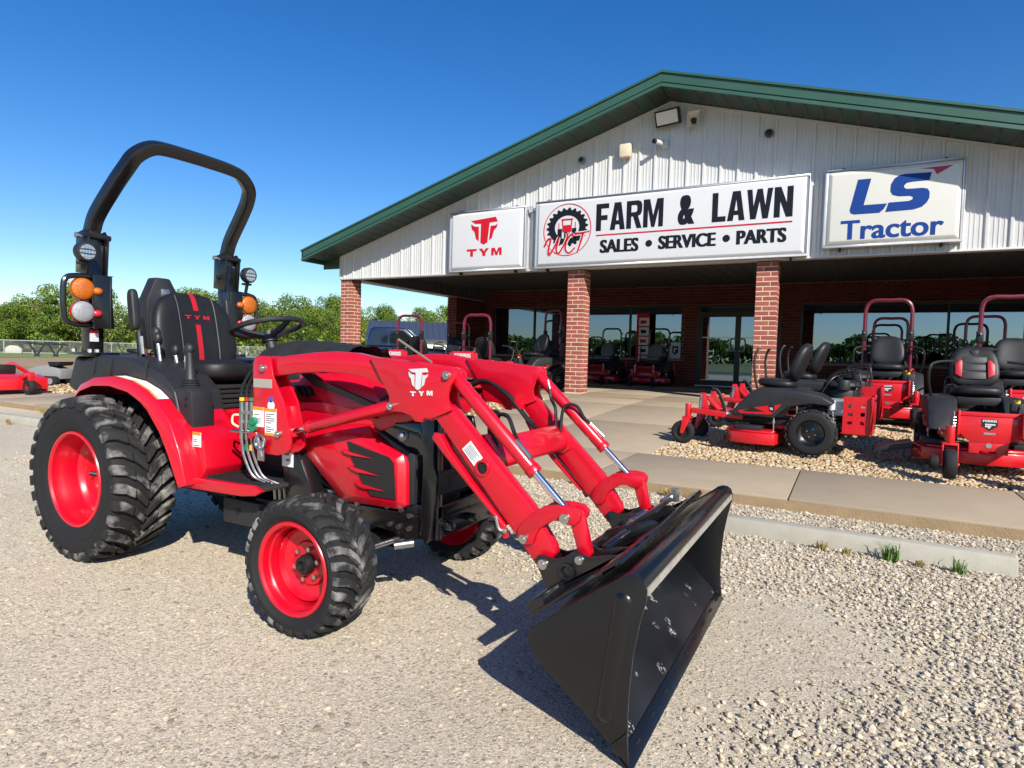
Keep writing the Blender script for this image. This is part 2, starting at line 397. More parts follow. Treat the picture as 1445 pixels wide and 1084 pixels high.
for x0, x1 in ((BEDR, 12.4), (-40, BEDL)):
    g.face([(x0, 7.35, padz(7.35)-.018), (x1, 7.35, padz(7.35)-.018), (x1, 12.05, padz(12.05)-.018), (x0, 12.05, padz(12.05)-.018)])
tag(g.build("pebble_bed", PEBB, smooth=0), kind='structure')

ROADM = mat("asphalt", (.05, .05, .052), .85, noise=.2, nscale=3, bump=.4, bscale=80)
g = G(); g.face([(-600, -26, .008), (600, -26, .008), (600, -17, .008), (-600, -17, .008)]); g.build("road", ROADM, smooth=0, kind='structure')
g = G(); g.face([(-600, -600, .004), (600, -600, .004), (600, -12, .004), (-600, -12, .004)]); g.build("roadside_grass", GRASS, smooth=0, kind='structure')
# ------------------------------------------------------------------ loose stones (stuff)
def frustum_mask(P, mx=.22, my=.2):
    d = P-np.array([0, 0, 1.28]); X = d@np.array(cx_); Y = d@np.array(cy_); Z = d@np.array(fw)
    u = X/np.maximum(Z, .01)*869.07; v = Y/np.maximum(Z, .01)*869.07
    return (Z > .2) & (abs(u) < 722*(1+mx)) & (v > -542*(1+my)) & (v < 542*1.1)
bi = bmesh.new(); bmesh.ops.create_icosphere(bi, subdivisions=1, radius=1)
ICO_V = np.array([v.co[:] for v in bi.verts]); ICO_F = np.array([[v.index for v in f.verts] for f in bi.faces]); bi.free()
def stones(name, P, size, flat, sink, m, smooth, jit=.22):
    n = len(P); k = len(ICO_V)
    ax = rng.normal(size=(n, 4)); ax /= np.linalg.norm(ax, axis=1)[:, None]; w, x, y, z = ax.T
    Rm = np.stack([1-2*(y*y+z*z), 2*(x*y-z*w), 2*(x*z+y*w), 2*(x*y+z*w), 1-2*(x*x+z*z), 2*(y*z-x*w), 2*(x*z-y*w), 2*(y*z+x*w), 1-2*(x*x+y*y)], 1).reshape(n, 3, 3)
    V = ICO_V[None]*(1+rng.uniform(-jit, jit, (n, k, 1)))
    sc = rng.uniform(.6, 1.25, (n, 1, 3)); V = V*sc
    V = np.einsum('nij,nkj->nki', Rm, V)
    V[:, :, 2] *= flat
    V = V*size[:, None, None]*.5
    V[:, :, :2] += P[:, None, :2]; V[:, :, 2] += (P[:, 2]+size*flat*(.5-sink))[:, None]
    F = (ICO_F[None]+(np.arange(n)*k)[:, None, None]).reshape(-1, 3)
    me = bpy.data.meshes.new(name); me.vertices.add(n*k); me.vertices.foreach_set('co', V.ravel())
    me.loops.add(len(F)*3); me.loops.foreach_set('vertex_index', F.ravel().astype(np.int32))
    me.polygons.add(len(F)); me.polygons.foreach_set('loop_start', np.arange(0, len(F)*3, 3, dtype=np.int32))
    me.polygons.foreach_set('use_smooth', np.full(len(F), smooth)); me.update(); me.materials.append(m)
    return link(name, me, None, None, 'stuff')
def looseness(x, y):
    w = .25*np.sin(x*2.1+y*1.3)+.2*np.sin(y*3.7-x*1.1)
    a = np.clip((y-3.35+w*1.2)/.9, 0, 1); b = np.clip((x+.22+w*.8-.35*np.clip(2.3-y, 0, 1))/.55, 0, 1)
    return np.maximum(a, b)
def scatter(n, x0, x1, y0, y1):
    P = np.zeros((n, 3)); P[:, 0] = rng.uniform(x0, x1, n); P[:, 1] = rng.uniform(y0, y1, n); return P[frustum_mask(P)]
P = scatter(330000, -9, 3.2, .6, 5.75); L_ = looseness(P[:, 0], P[:, 1]); P = P[rng.uniform(size=len(P)) < L_*.95]
far = np.hypot(P[:, 0], P[:, 1]); P = P[rng.uniform(size=len(P)) < np.clip(4.2/far, .15, 1)**1.3]
P = P[:68000]; P[:, 2] += .004*rng.uniform(size=len(P))
stones("loose_gravel", P, np.clip(rng.gamma(5., .0029, len(P))*np.clip(.62+.16*P[:, 1], .7, 1), .006, .036), .7, .22, STONEM, False)
P = scatter(70000, -7, 3, .6, 4.6); L_ = looseness(P[:, 0], P[:, 1]); cl = .5+.5*np.sin(P[:, 0]*3.1+np.sin(P[:, 1]*2.3)*2)*np.sin(P[:, 1]*2.7+P[:, 0])
P = P[(rng.uniform(size=len(P)) < (1-L_*.8)*(.35+.65*cl))][:30000]
stones("embedded_gravel", P, np.clip(rng.gamma(2.6, .0042, len(P)), .005, .034), .5, .46, STONED, False, .18)
P = scatter(44000, BEDR, 4.2, 7.36, 11.6)[:20000]; P[:, 2] = [padz(y)-.02 for y in P[:, 1]]
stones("pebble_gravel", P, rng.uniform(.026, .058, len(P)), .62, .15, PEBM, True, .15)
P = scatter(16000, -22, BEDL, 7.36, 12.04)[:6000]; P[:, 2] = [padz(y)-.02 for y in P[:, 1]]
stones("pebble_gravel", P, rng.uniform(.04, .09, len(P)), .62, .15, PEBM, True, .15)

# ------------------------------------------------------------------ wheel stops and weeds
def wheel_stop(x0, x1, y, label):
    g = G(); h = .115
    g.prism([(y-.10, 0), (y-.062, h), (y+.055, h), (y+.10, 0)], x0, x1, 'x')
    o = g.build("wheel_stop", CONC2, bevel=.012); ORIG = o
    return tag(o, label, "wheel stop", "concrete wheel stops in front of the walk")
wheel_stop(-1.35, .975, 4.83, "grey concrete wheel stop lying right of the bucket on loose gravel")
wheel_stop(-13.6, -10.1, 4.75, "pale concrete wheel stop behind the rear tyre by the kerb")
WEED = mat("weed_leaf", (.10, .19, .03), .6, noise=.4, nscale=20)
DRYW = mat("dry_weed_leaf", (.34, .27, .09), .7, noise=.3, nscale=20)
def weed(x, y, h, n, m, label, spread=.6):
    g = G()
    for i in range(n*2):
        a = random.uniform(0, 6.28); l = h*random.uniform(.5, 1.1); s = random.uniform(.15, spread); w = .0022+.0018*random.random()
        b = Vector((x+random.uniform(-.03, .03)*h*10, y+random.uniform(-.02, .02)*h*6, 0)); d = Vector((math.cos(a), math.sin(a), 0)); q = Vector((-d.y, d.x, 0))*w
        p1 = b+d*l*s*.5+Vector((0, 0, l*.7)); p2 = b+d*l*s*1.1+Vector((0, 0, l*(.9-.4*s)))
        A = [g.b.verts.new(v) for v in (b-q, b+q, p1+q*.8, p1-q*.8, p2)]
        g.b.faces.new((A[0], A[1], A[2], A[3])); g.b.faces.new((A[3], A[2], A[4]))
    return tag(g.build("weed", m, smooth=0), label, "weed", "weeds growing in the gravel")
weed(.30, 4.66, .15, 34, WEED, "taller green weed tuft against the front of the right wheel stop")
weed(.66, 4.63, .12, 30, WEED, "broad green weed tuft near the end of the right wheel stop")
weed(-.10, 4.66, .09, 26, DRYW, "dry yellow weed at the middle of the right wheel stop")
weed(.05, 4.64, .07, 22, DRYW, "small yellowish weed beside the taller green tuft")
weed(.46, 4.64, .06, 24, DRYW, "low yellow green weed between the two green tufts")
weed(-1.15, 5.66, .11, 40, WEED, "green weed at the foot of the kerb behind the bucket")
weed(-1.42, 5.68, .10, 34, DRYW, "dry weed at the foot of the kerb behind the bucket linkage")
weed(-2.35, 5.66, .10, 36, DRYW, "dry weed at the kerb seen between the loader arms")
weed(-12.6, 5.62, .13, 40, DRYW, "yellow weed at the far left kerb above the wheel stop")
weed(-11.3, 5.6, .12, 40, WEED, "green weed at the far left kerb near the rear tyre")
weed(-11.2, 4.55, .12, 46, DRYW, "dry weed in front of the far left wheel stop")

# ------------------------------------------------------------------ trees, fence, far lot
LEAF = bpy.data.materials.new("tree_leaves"); LEAF.use_nodes = True
N = LEAF.node_tree.nodes; L = LEAF.node_tree.links; p = N["Principled BSDF"]; p.inputs['Roughness'].default_value = .6; p.inputs['Specular IOR Level'].default_value = .25
gi = N.new("ShaderNodeNewGeometry"); oi = N.new("ShaderNodeObjectInfo")
cr = N.new("ShaderNodeValToRGB"); L.new(gi.outputs['Random Per Island'], cr.inputs[0])
e = cr.color_ramp.elements; e[0].color = (.06, .11, .02, 1); e[1].color = (.27, .34, .055, 1); e.new(.5).color = (.15, .22, .034, 1)
cr2 = N.new("ShaderNodeValToRGB"); L.new(oi.outputs['Random'], cr2.inputs[0]); e = cr2.color_ramp.elements
e[0].color = (.75, .85, .8, 1); e[1].color = (1.15, 1.1, .8, 1)
mu = N.new("ShaderNodeMix"); mu.data_type = 'RGBA'; mu.blend_type = 'MULTIPLY'; mu.inputs[0].default_value = 1
L.new(cr.outputs[0], mu.inputs[6]); L.new(cr2.outputs[0], mu.inputs[7]); L.new(mu.outputs[2], p.inputs['Base Color'])
tl = N.new("ShaderNodeBsdfTranslucent"); L.new(mu.outputs[2], tl.inputs[0]); ms = N.new("ShaderNodeMixShader"); ms.inputs[0].default_value = .3
L.new(p.outputs[0], ms.inputs[1]); L.new(tl.outputs[0], ms.inputs[2]); L.new(ms.outputs[0], N["Material Output"].inputs[0])
BARK = mat("bark", (.09, .07, .05), .9, noise=.3, nscale=4)
def crown_mesh(seed, n, shape):
    """leaf clumps through a crown of unit height 1 (z 0..1) and half width .5"""
    r = np.random.default_rng(seed); blobs = []
    for i in range(16):
        z = r.uniform(.12, .88)
        wmax = .5*math.sqrt(max(.05, 1-((z-.42)/.62)**2)) if shape == 'round' else .46*(1.02-z)+.03
        a = r.uniform(0, 6.28); rad = r.uniform(.1, .2) if shape == 'round' else r.uniform(.07, .14)*(1.25-z)
        d = max(0, wmax-rad)*math.sqrt(r.uniform(.1, 1)); blobs.append((d*math.cos(a), d*math.sin(a), z, rad))
    blobs.append((0, 0, .45, .3 if shape == 'round' else .2)); blobs.append((0, 0, .86, .12 if shape == 'round' else .05))
    V = []; wts = np.array([b[3]**2 for b in blobs]); wts /= wts.sum(); pick = r.choice(len(blobs), n, p=wts)
    for i in range(n):
        b = blobs[pick[i]]; d = r.normal(size=3); d /= np.linalg.norm(d); rr = b[3]*r.uniform(.55, 1.12)
        c = np.array(b[:3])+d*rr*np.array([1, 1, .9]); nrm = d+r.normal(size=3)*.55; nrm /= np.linalg.norm(nrm)
        t = np.cross(nrm, r.normal(size=3)); t /= np.linalg.norm(t); q = np.cross(nrm, t); s = r.uniform(.007, .018)
        V += [c-t*s, c+q*s*.6, c+t*s, c-q*s*.7]
    V = np.array(V); V[:, 2] = np.maximum(V[:, 2], 0)
    me = bpy.data.meshes.new("crown"); F = np.arange(len(V)).reshape(-1, 4)
    me.from_pydata(V.tolist(), [], F.tolist()); me.materials.append(LEAF); return me
CROWNS = [crown_mesh(s, 12000, 'round') for s in (1, 2, 3, 4)]+[crown_mesh(9, 11000, 'cone')]
def trunk_mesh():
    g = G(); g.tube([(0, 0, 0), (.02, 0, .25), (0, .02, .5), (.02, 0, .75)], [.05, .04, .028, .012], 7)
    for i in range(5):
        a = i*1.3; z = .28+.08*i; g.tube([(0, 0, z), (.13*math.cos(a), .13*math.sin(a), z+.14), (.25*math.cos(a), .25*math.sin(a), z+.22)], [.022, .014, .006], 5)
    for f in g.b.faces: f.smooth = True
    me = bpy.data.meshes.new("trunk"); g.b.to_mesh(me); g.b.free(); me.materials.append(BARK); return me
TRUNK = trunk_mesh()
def tree(x, y, h, w, k, label):
    t = empty("tree", (x, y, 0), random.uniform(0, 6.28), label, "tree", "trees along the far edge of the lot")
    c = link("crown", CROWNS[k], t); c.scale = (w, w*random.uniform(.85, 1.1), h*.97); c.location = (0, 0, h*.03)
    u = link("trunk", TRUNK, t); u.scale = (h, h, h)
TREES = [(-86.4, 31.1, 5.4), (-91.3, 34.5, 5.8), (-84.1, 33.3, 5.3), (-84.8, 34.9, 5.3), (-93.1, 40.2, 6.2), (-84.3, 38.5, 6.8), (-86.8, 41.8, 8.1), (-83.4, 42.2, 7.7), (-81.9, 43.6, 8.0), (-83.3, 46.9, 5.8), (-85.5, 50.8, 5.7), (-85.6, 53.3, 7.8), (-85.2, 56.2, 9.3), (-75.4, 51.8, 7.3), (-79.5, 57.3, 7.5), (-75.1, 56.9, 7.0), (-76.1, 60.7, 7.5), (-78.7, 66.2, 7.9), (-73.6, 65.8, 8.2), (-75.1, 71.2, 8.0), (-70.3, 70.3, 8.0), (-66.6, 70.8, 7.6), (-81.2, 90.2, 8.4), (-78.2, 91.0, 8.9), (-68.0, 83.1, 7.6), (-61.5, 80.2, 7.0), (-69.6, 95.2, 9.3), (-70.2, 102.8, 9.8), (-57.7, 91.0, 9.1),
         (-95, 29, 6), (-90, 38, 7.2), (-92, 47, 7), (-90, 60, 8), (-86, 66, 8.5), (-82, 72, 8.6), (-80, 80, 8.8), (-72, 77, 8.2)]
TSEG = (" left of the roll bar", " seen through the roll bar", " above the steering wheel", " left of the first brick pillar", " right of the first brick pillar")
random.seed(21)
for i, (x, y, h) in enumerate(TREES):
    k = 4 if i in (4, 5, 10, 31) else i % 4
    hh = h*random.choice((.95, 1.02, 1.08, 1.14, 1.25))
    tree(x, y, hh, hh*random.uniform(.85, 1.15) if k < 4 else hh*.95, k,
         ("dark green conifer shaped tree behind the fence" if k == 4 else "leafy bright green tree behind the fence")+TSEG[sum(x*.8785+y*.4777 > v*(y*.8785-x*.4777) for v in (-.66, -.50, -.36, -.25))])
def leaf_mass(name, pts, n, s0, s1, m, kind='stuff'):
    V = []
    for i in range(n):
        c = np.array(pts(), float); nr = rng.normal(size=3); nr /= np.linalg.norm(nr); t = np.cross(nr, rng.normal(size=3)); t /= np.linalg.norm(t); q = np.cross(nr, t); s = rng.uniform(s0, s1)
        V += [c-t*s, c+q*s*.6, c+t*s, c-q*s*.7]
    V = np.array(V); V[:, 2] = np.maximum(V[:, 2], .02); me = bpy.data.meshes.new(name); me.from_pydata(V.tolist(), [], np.arange(len(V)).reshape(-1, 4).tolist()); me.materials.append(m)
    return link(name, me, None, None, kind)
def belt():
    x = rng.uniform(-220, 200); h = 7+1.6*math.sin(x*.09)+1.1*math.sin(x*.31+1)+.8*math.sin(x*.9); return (x+rng.normal()*.8, -150+rng.normal()*3, h*math.sqrt(rng.uniform(0, 1)))
leaf_mass("woods_across_the_road", belt, 26000, .4, 1.0, LEAF)
def under():
    t = rng.uniform(0, 1); x = -96+44*t; y = 22+72*t; return (x+rng.normal()*1.5, y+rng.normal()*1.5, abs(rng.normal())*1.3)
leaf_mass("undergrowth", under, 6000, .15, .4, LEAF)

GALV = mat("galvanised_steel", (.42, .43, .43), .45, metal=.7, noise=.15, nscale=20)
LINK = bpy.data.materials.new("chain_link_mesh"); LINK.use_nodes = True; N = LINK.node_tree.nodes; L = LINK.node_tree.links
N["Principled BSDF"].inputs['Base Color'].default_value = (.3, .31, .31, 1); tr_ = N.new("ShaderNodeBsdfTransparent"); ms = N.new("ShaderNodeMixShader"); ms.inputs[0].default_value = .17
L.new(tr_.outputs[0], ms.inputs[1]); L.new(N["Principled BSDF"].outputs[0], ms.inputs[2]); L.new(ms.outputs[0], N["Material Output"].inputs[0])
fence = empty("chain_link_fence", (-80, 28, 0), 0, "galvanised chain link fence running in front of the trees", "fence", world_coords=True)
A_, B_ = Vector((-80, 20, 0)), Vector((-52, 72, 0)); FN = 26
for i in range(FN+1):
    q = A_.lerp(B_, i/FN); G().cyl(q, q+Vector((0, 0, 1.4)), .055, n=8).build("post", GALV, fence, smooth=40)
g = G()
for z in (1.36, .12): g.cyl(A_+Vector((0, 0, z)), B_+Vector((0, 0, z)), .045, n=6)
g.build("rail", GALV, fence)
g = G(); g.face([A_+Vector((0, 0, .12)), B_+Vector((0, 0, .12)), B_+Vector((0, 0, 1.36)), A_+Vector((0, 0, 1.36))]); g.build("wire_mesh", LINK, fence, smooth=0)

# far metal building with blue grey roof
ROOFB = mat("slate_blue_roof", (.035, .045, .075), .6, noise=.1, nscale=2)
WHSID = mat("white_siding", (.7, .7, .68), .6, noise=.05, nscale=3)
fb = empty("metal_building", (-38, 49, 0), R(38), "long low building with slate blue metal roof beyond the pickup", "building")
G().box(-4.2, 12, 0, 12, 0, 2.45).build("wall", WHSID, fb, smooth=0)
g = G(); g.prism([(-.5, 2.4), (6, 4.4), (12.5, 2.4), (12.5, 2.52), (6, 4.55), (-.5, 2.52)], -4.6, 12.4, 'x'); g.build("roof", ROOFB, fb, smooth=0)
g = G()
for i in range(28): x = -4.5+.6*i; g.prism([(-.5, 2.52), (6, 4.55), (6, 4.62), (-.5, 2.59)], x, x+.06, 'x')
g.build("roof_rib", ROOFB, fb, smooth=0)
for x in (-2, 2, 6, 10): G().box(x, x+1.1, -.05, .02, .9, 1.9).build("window", DARK, fb, smooth=0)
# low trailer with two angled frames, white canopy shelter, orange bin
tr0 = empty("flatbed_trailer", (-43, 18.8, 0), R(65), "low black flatbed trailer carrying two angled steel frames", "trailer")
G().box(-4.6, 2.3, -1, 1, .18, .30).build("deck", DARK, tr0, bevel=.02)
G().box(-4.6, 2.3, -1.02, -.98, .05, .2).build("side_rail", DARK, tr0)
for x in (.2, 1.1):
    g = G(); g.tube([(x-.05, -.6, .45), (x-.45, -.6, 1.25)], .05, 6).tube([(x-.05, -.6, .45), (x+.35, -.6, 1.25)], .05, 6).tube([(x-.6, -.6, 1.22), (x+.5, -.6, 1.12)], .06, 6).box(x-.2, x+.1, -.75, -.45, .4, .5)
    g.build("steel_frame", DARK, tr0)
for x in (-3.2, -2.4):
    for s in (-1, 1): G().lathe([(.05, -.1), (.34, -.1), (.36, 0), (.34, .1), (.05, .1)], (x, s*.9, .36), n=18).build("wheel", RUB, tr0)
G().box(-4.3, -4., -.5, .2, .45, 1.1).build("tool_box", DARK, tr0, bevel=.03)
g = G(); g.prism([(-1.6, 0), (-1.6, 1.3), (-.6, 1.9), (.9, 1.75), (1.7, 1.0), (1.7, 0)], -1.1, 1.1, 'y'); o = g.build("covered_machine", mat("white_tarp", (.4, .39, .35), .8, noise=.15, nscale=2, bump=.6, bscale=3), bevel=.25, seg=3)
o.scale = (.42, .42, .45); o.location = (-74.5, 30.8, 0); o.rotation_euler = (0, 0, R(60)); tag(o, "white tarp covered machine behind the black trailer", "machine")
o = G().box(-.5, .5, -.5, .5, 0, 1.2).box(-.55, .55, -.55, .55, 1.2, 1.3).build("storage_bin", mat("orange_plastic", (.7, .14, .02), .5), bevel=.05)
o.location = (-75.5, 26.2, 0); tag(o, "small orange bin beside the fence at far left", "bin")

# ------------------------------------------------------------------ the store
SID = mat("white_siding_panel", (.53, .53, .52), .42, noise=.06, nscale=5, spec=.4)
GREEN = mat("green_fascia", (.028, .082, .055), .42, coat=.1, noise=.08, nscale=2)
SOF1 = mat("green_soffit", (.02, .055, .035), .4, noise=.15, nscale=3)
SOF2 = mat("soffit_reflection_brown", (.036, .042, .034), .4, noise=.15, nscale=3)  # brown-grey of the soffit's reflections put into the colour
CEILM = mat("porch_ceiling_panel", (.12, .115, .10), .5, noise=.1, nscale=2)
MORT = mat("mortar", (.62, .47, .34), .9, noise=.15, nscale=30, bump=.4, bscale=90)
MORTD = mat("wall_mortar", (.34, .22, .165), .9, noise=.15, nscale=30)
ALU = mat("aluminium_trim", (.62, .63, .64), .35, metal=.6, noise=.06, nscale=9)
FRAMEB = mat("bronze_window_frame", (.012, .011, .010), .4)
def brick_material(name, c1, c2, c3):
    m = bpy.data.materials.new(name); m.use_nodes = True; N = m.node_tree.nodes; L = m.node_tree.links; p = N["Principled BSDF"]
    oi = N.new("ShaderNodeObjectInfo"); gi = N.new("ShaderNodeNewGeometry"); ad = N.new("ShaderNodeMath"); ad.operation = 'ADD'
    L.new(oi.outputs['Random'], ad.inputs[0]); L.new(gi.outputs['Random Per Island'], ad.inputs[1])
    fr = N.new("ShaderNodeMath"); fr.operation = 'FRACT'; L.new(ad.outputs[0], fr.inputs[0])
    cr = N.new("ShaderNodeValToRGB"); L.new(fr.outputs[0], cr.inputs[0]); e = cr.color_ramp.elements
    e[0].color = (*c1, 1); e[1].color = (*c3, 1); e.new(.5).color = (*c2, 1)
    tc = N.new("ShaderNodeTexCoord"); n = N.new("ShaderNodeTexNoise"); n.inputs['Scale'].default_value = 24; n.inputs['Detail'].default_value = 8; L.new(tc.outputs['Generated'], n.inputs['Vector'])
    n.inputs['Scale'].default_value = 5
    r = N.new("ShaderNodeMapRange"); r.inputs[3].default_value = .65; r.inputs[4].default_value = 1.3; L.new(n.outputs['Fac'], r.inputs[0])
    v = N.new("ShaderNodeVectorMath"); v.operation = 'SCALE'; L.new(cr.outputs[0], v.inputs[0]); L.new(r.outputs[0], v.inputs['Scale']); L.new(v.outputs[0], p.inputs['Base Color'])
    b = N.new("ShaderNodeBump"); b.inputs['Strength'].default_value = .4; b.inputs['Distance'].default_value = .006; L.new(n.outputs['Fac'], b.inputs['Height']); L.new(b.outputs[0], p.inputs['Normal'])
    p.inputs['Roughness'].default_value = .85; p.inputs['Specular IOR Level'].default_value = .25; return m
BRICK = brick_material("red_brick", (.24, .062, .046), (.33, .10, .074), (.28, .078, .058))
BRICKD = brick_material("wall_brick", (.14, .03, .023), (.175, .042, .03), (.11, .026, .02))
YF, YO, AX, ZF = 13.81, 12.97, -3.69, .40
store = empty("store_building", (-3.7, 13.8, 0), 0, "brick and white metal shop with green gable roof and covered front porch", "store", world_coords=True)
PITCH = .2975
def rz_(x, z0): return z0-PITCH*abs(x-AX)
# siding panels
P_W = .357
sid_prof = [(0, 0), (.018, -.034), (.058, -.034), (.078, 0), (.135, 0), (.141, -.008), (.158, -.008), (.164, 0), (.205, 0), (.211, -.008), (.228, -.008), (.234, 0), (.285, 0), (.291, -.008), (.308, -.008), (.314, 0), (.357, 0)]
k0 = int(math.floor((-13.43-AX)/P_W)); k1 = int(math.ceil((6.05-AX)/P_W))
for k in range(k0, k1):
    x0 = AX+k*P_W; g = G()
    lo, hi = [], []
    for dx, dy in sid_prof:
        x = max(-13.43, min(6.05, x0+dx)); lo.append((x, YF+dy, 3.40)); hi.append((x, YF+dy, max(3.41, rz_(x, 6.95))))
    g.grid([lo, hi]); g.build("siding_panel", SID, store, smooth=0)
G().box(-13.40, 6.02, YF+.012, YF+.16, 3.42, 4.1).build("lintel_backing", SID, store, smooth=0)
g = G(); g.prism([(-13.43, 4.0), (AX, 6.93), (6.05, 4.0)], YF+.02, YF+.1, 'y'); g.build("gable_backing", SID, store, smooth=0)
G().box(-13.45, 6.07, YF-.055, YF+.18, 3.365, 3.402).build("base_trim", SID, store, bevel=.004)
G().box(-13.455, -13.40, YF-.045, YF+.1, 3.40, 4.03).build("corner_trim", SID, store, bevel=.004)
# rake trim where siding meets soffit
g = G()
for x0, x1 in ((-13.43, AX), (AX, 6.05)):
    g.loft([[(x, YF-.05, rz_(x, 6.95)-.05), (x, YF-.05, rz_(x, 6.95)), (x, YF+.02, rz_(x, 6.95)), (x, YF+.02, rz_(x, 6.95)-.05)] for x in (x0, x1)])
g.build("rake_trim", SID, store, smooth=0)
# fascia
prof = [(0, .28), (0, .105), (.03, .095), (.03, .078), (-.03, .068), (-.035, .0), (.10, .0), (.10, .28)]
for name, sx in (("fascia", -14.16), ("fascia", 6.78)):
    xs = [sx+(AX-sx)*i/4 for i in range(5)]
    for a, b in zip(xs, xs[1:]):
        g = G(); gap = .0015*(1 if b > a else -1)
        g.loft([[(x, YO+dy, rz_(x, 6.96)+dz) for dy, dz in prof] for x in (a, b-gap)]); g.build(name, GREEN, store, smooth=0)
# soffit panels, alternating tones paint in the gloss reflection
SW = .30; nS = int(10.4/SW)
for s in (-1, 1):
    for i in range(nS):
        g = G(); xa, xb = AX+s*i*SW, AX+s*(i+1)*SW
        pr = [(xa, .0), (xa+s*.02, -.018), (xa+s*.06, -.018), (xa+s*.08, 0), (xb, 0)]
        g.grid([[(x, y, rz_(x, 6.955)+dz+.01) for x, dz in pr] for y in (YO+.05, YF+.0)])
        g.build("soffit_panel", SOF1 if i % 2 else SOF2, store, smooth=0)
# eave soffit and underside of left overhang
g = G(); g.face([(-14.16, YF, 3.86), (-13.43, YF, 3.86), (-13.43, 40, 3.86), (-14.16, 40, 3.86)]); g.build("eave_soffit", SOF2, store, smooth=0)
g = G(); g.box(-14.18, -14.13, YO, 40, 3.84, 4.12); g.build("eave_fascia", GREEN, store, smooth=0)
g = G(); g.box(-14.13, -13.44, YF-.02, YF, 3.70, 4.03); g.build("eave_end_panel", SOF1, store, smooth=0)
# roof with ribs
g = G()
for sx in (-14.2, 6.82):
    g.loft([[(x, YO-.03, rz_(x, 6.96)+.285), (x, 40, rz_(x, 6.96)+.285), (x, 40, rz_(x, 6.96)+.33), (x, YO-.03, rz_(x, 6.96)+.33)] for x in (sx, AX)])
g.build("roof", GREEN, store, smooth=0)
# body walls behind (sides and rear)
G().box(-13.41, -13.05, 21.6, 40, .2, 3.9).box(5.7, 6.05, 21.6, 40, .2, 3.9).box(-13.4, 6.05, 39.8, 40, .2, 6.9).build("outer_wall", MORTD, store, smooth=0)
# pillars of utility brick
PX, CO = .42, .1016
def pillar(x):
    pl = G().box(x+.004, x+PX-.004, YF+.004, YF+PX-.004, ZF-.02, 3.34).build("brick_pillar", MORT, store, smooth=0)
    org = Vector((x, YF, ZF))-ORG[store.name]
    hidden = G()
    for c in range(29):
        z = c*CO+.006
        fl = c % 2
        for i, (bx, by, lx, ly) in enumerate(((0, 0, .273, .132), (.288, 0, .132, .273), (.147, .288, .273, .132), (0, .147, .132, .273))):
            if fl: bx = PX-bx-lx
            j = random.uniform(-.0025, .0025)
            if i in ((0, 1, 3) if fl else (0, 1, 2)):
                o = link("brick", BRM[(lx > ly)], pl, org+Vector((bx+lx/2, by+ly/2+j, z+.043)))
            else:
                hidden.box(bx+x, bx+lx+x, by+YF, by+ly+YF, z+ZF, z+.085+ZF)
    hidden.build("hidden_bricks", BRICK, pl, smooth=0, kind='stuff')
    G().box(x-.004, x+PX+.004, YF-.004+.01, YF+PX+.004, 3.34, 3.366).build("pillar_cap", FRAMEB, pl, smooth=0)
def brick_mesh(lx, ly, lz, m):
    g = G().box(-lx/2, lx/2, -ly/2, ly/2, -lz/2, lz/2); bmesh.ops.bevel(g.b, geom=list(g.b.edges), offset=.004, segments=1, affect='EDGES')
    me = bpy.data.meshes.new("brick"); g.b.to_mesh(me); g.b.free(); me.materials.append(m); return me
BRM = {True: brick_mesh(.273, .132, .084, BRICK), False: brick_mesh(.132, .273, .084, BRICK)}
for x in (-13.43, -6.05, -1.77): pillar(x)

# recessed front wall: openings (x0, x1, z0, z1)
YW, ZT, ZC = 21.4, 3.13, 3.78
OPEN = [(-12.55, -9.51, 1.28, ZT), (-8.85, -5.03, 1.28, ZT), (-4.55, -1.92, ZF, ZT), (-1.38, 5.72, 1.28, ZT)]
wall = G()
edges = [-13.0]+[v for o in OPEN for v in o[:2]]+[6.05]
for a, b in zip(edges[0::2], edges[1::2]): wall.box(a, b, YW+.03, YW+.2, ZF-.1, ZC)
for x0, x1, z0, z1 in OPEN:
    wall.box(x0, x1, YW+.03, YW+.2, z1, ZC)
    if z0 > .6: wall.box(x0, x1, YW+.03, YW+.2, ZF-.1, z0)
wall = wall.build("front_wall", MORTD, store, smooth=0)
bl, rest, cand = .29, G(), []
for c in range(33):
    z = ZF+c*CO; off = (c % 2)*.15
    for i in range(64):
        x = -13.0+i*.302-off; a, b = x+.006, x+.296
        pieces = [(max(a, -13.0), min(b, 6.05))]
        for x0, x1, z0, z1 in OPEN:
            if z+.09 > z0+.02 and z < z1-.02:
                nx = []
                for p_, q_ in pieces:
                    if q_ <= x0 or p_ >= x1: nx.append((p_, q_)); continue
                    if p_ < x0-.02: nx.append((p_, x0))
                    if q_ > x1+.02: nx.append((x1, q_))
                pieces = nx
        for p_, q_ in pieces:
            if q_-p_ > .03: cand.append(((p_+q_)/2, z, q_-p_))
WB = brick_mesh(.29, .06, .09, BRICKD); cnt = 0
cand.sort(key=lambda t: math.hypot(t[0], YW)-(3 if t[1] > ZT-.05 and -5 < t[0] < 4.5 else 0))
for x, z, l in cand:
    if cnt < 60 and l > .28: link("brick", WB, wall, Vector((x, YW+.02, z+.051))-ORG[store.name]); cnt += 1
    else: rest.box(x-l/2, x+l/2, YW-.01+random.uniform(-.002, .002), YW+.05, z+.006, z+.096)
rest.build("wall_bricks", BRICKD, wall, smooth=0, kind='stuff')
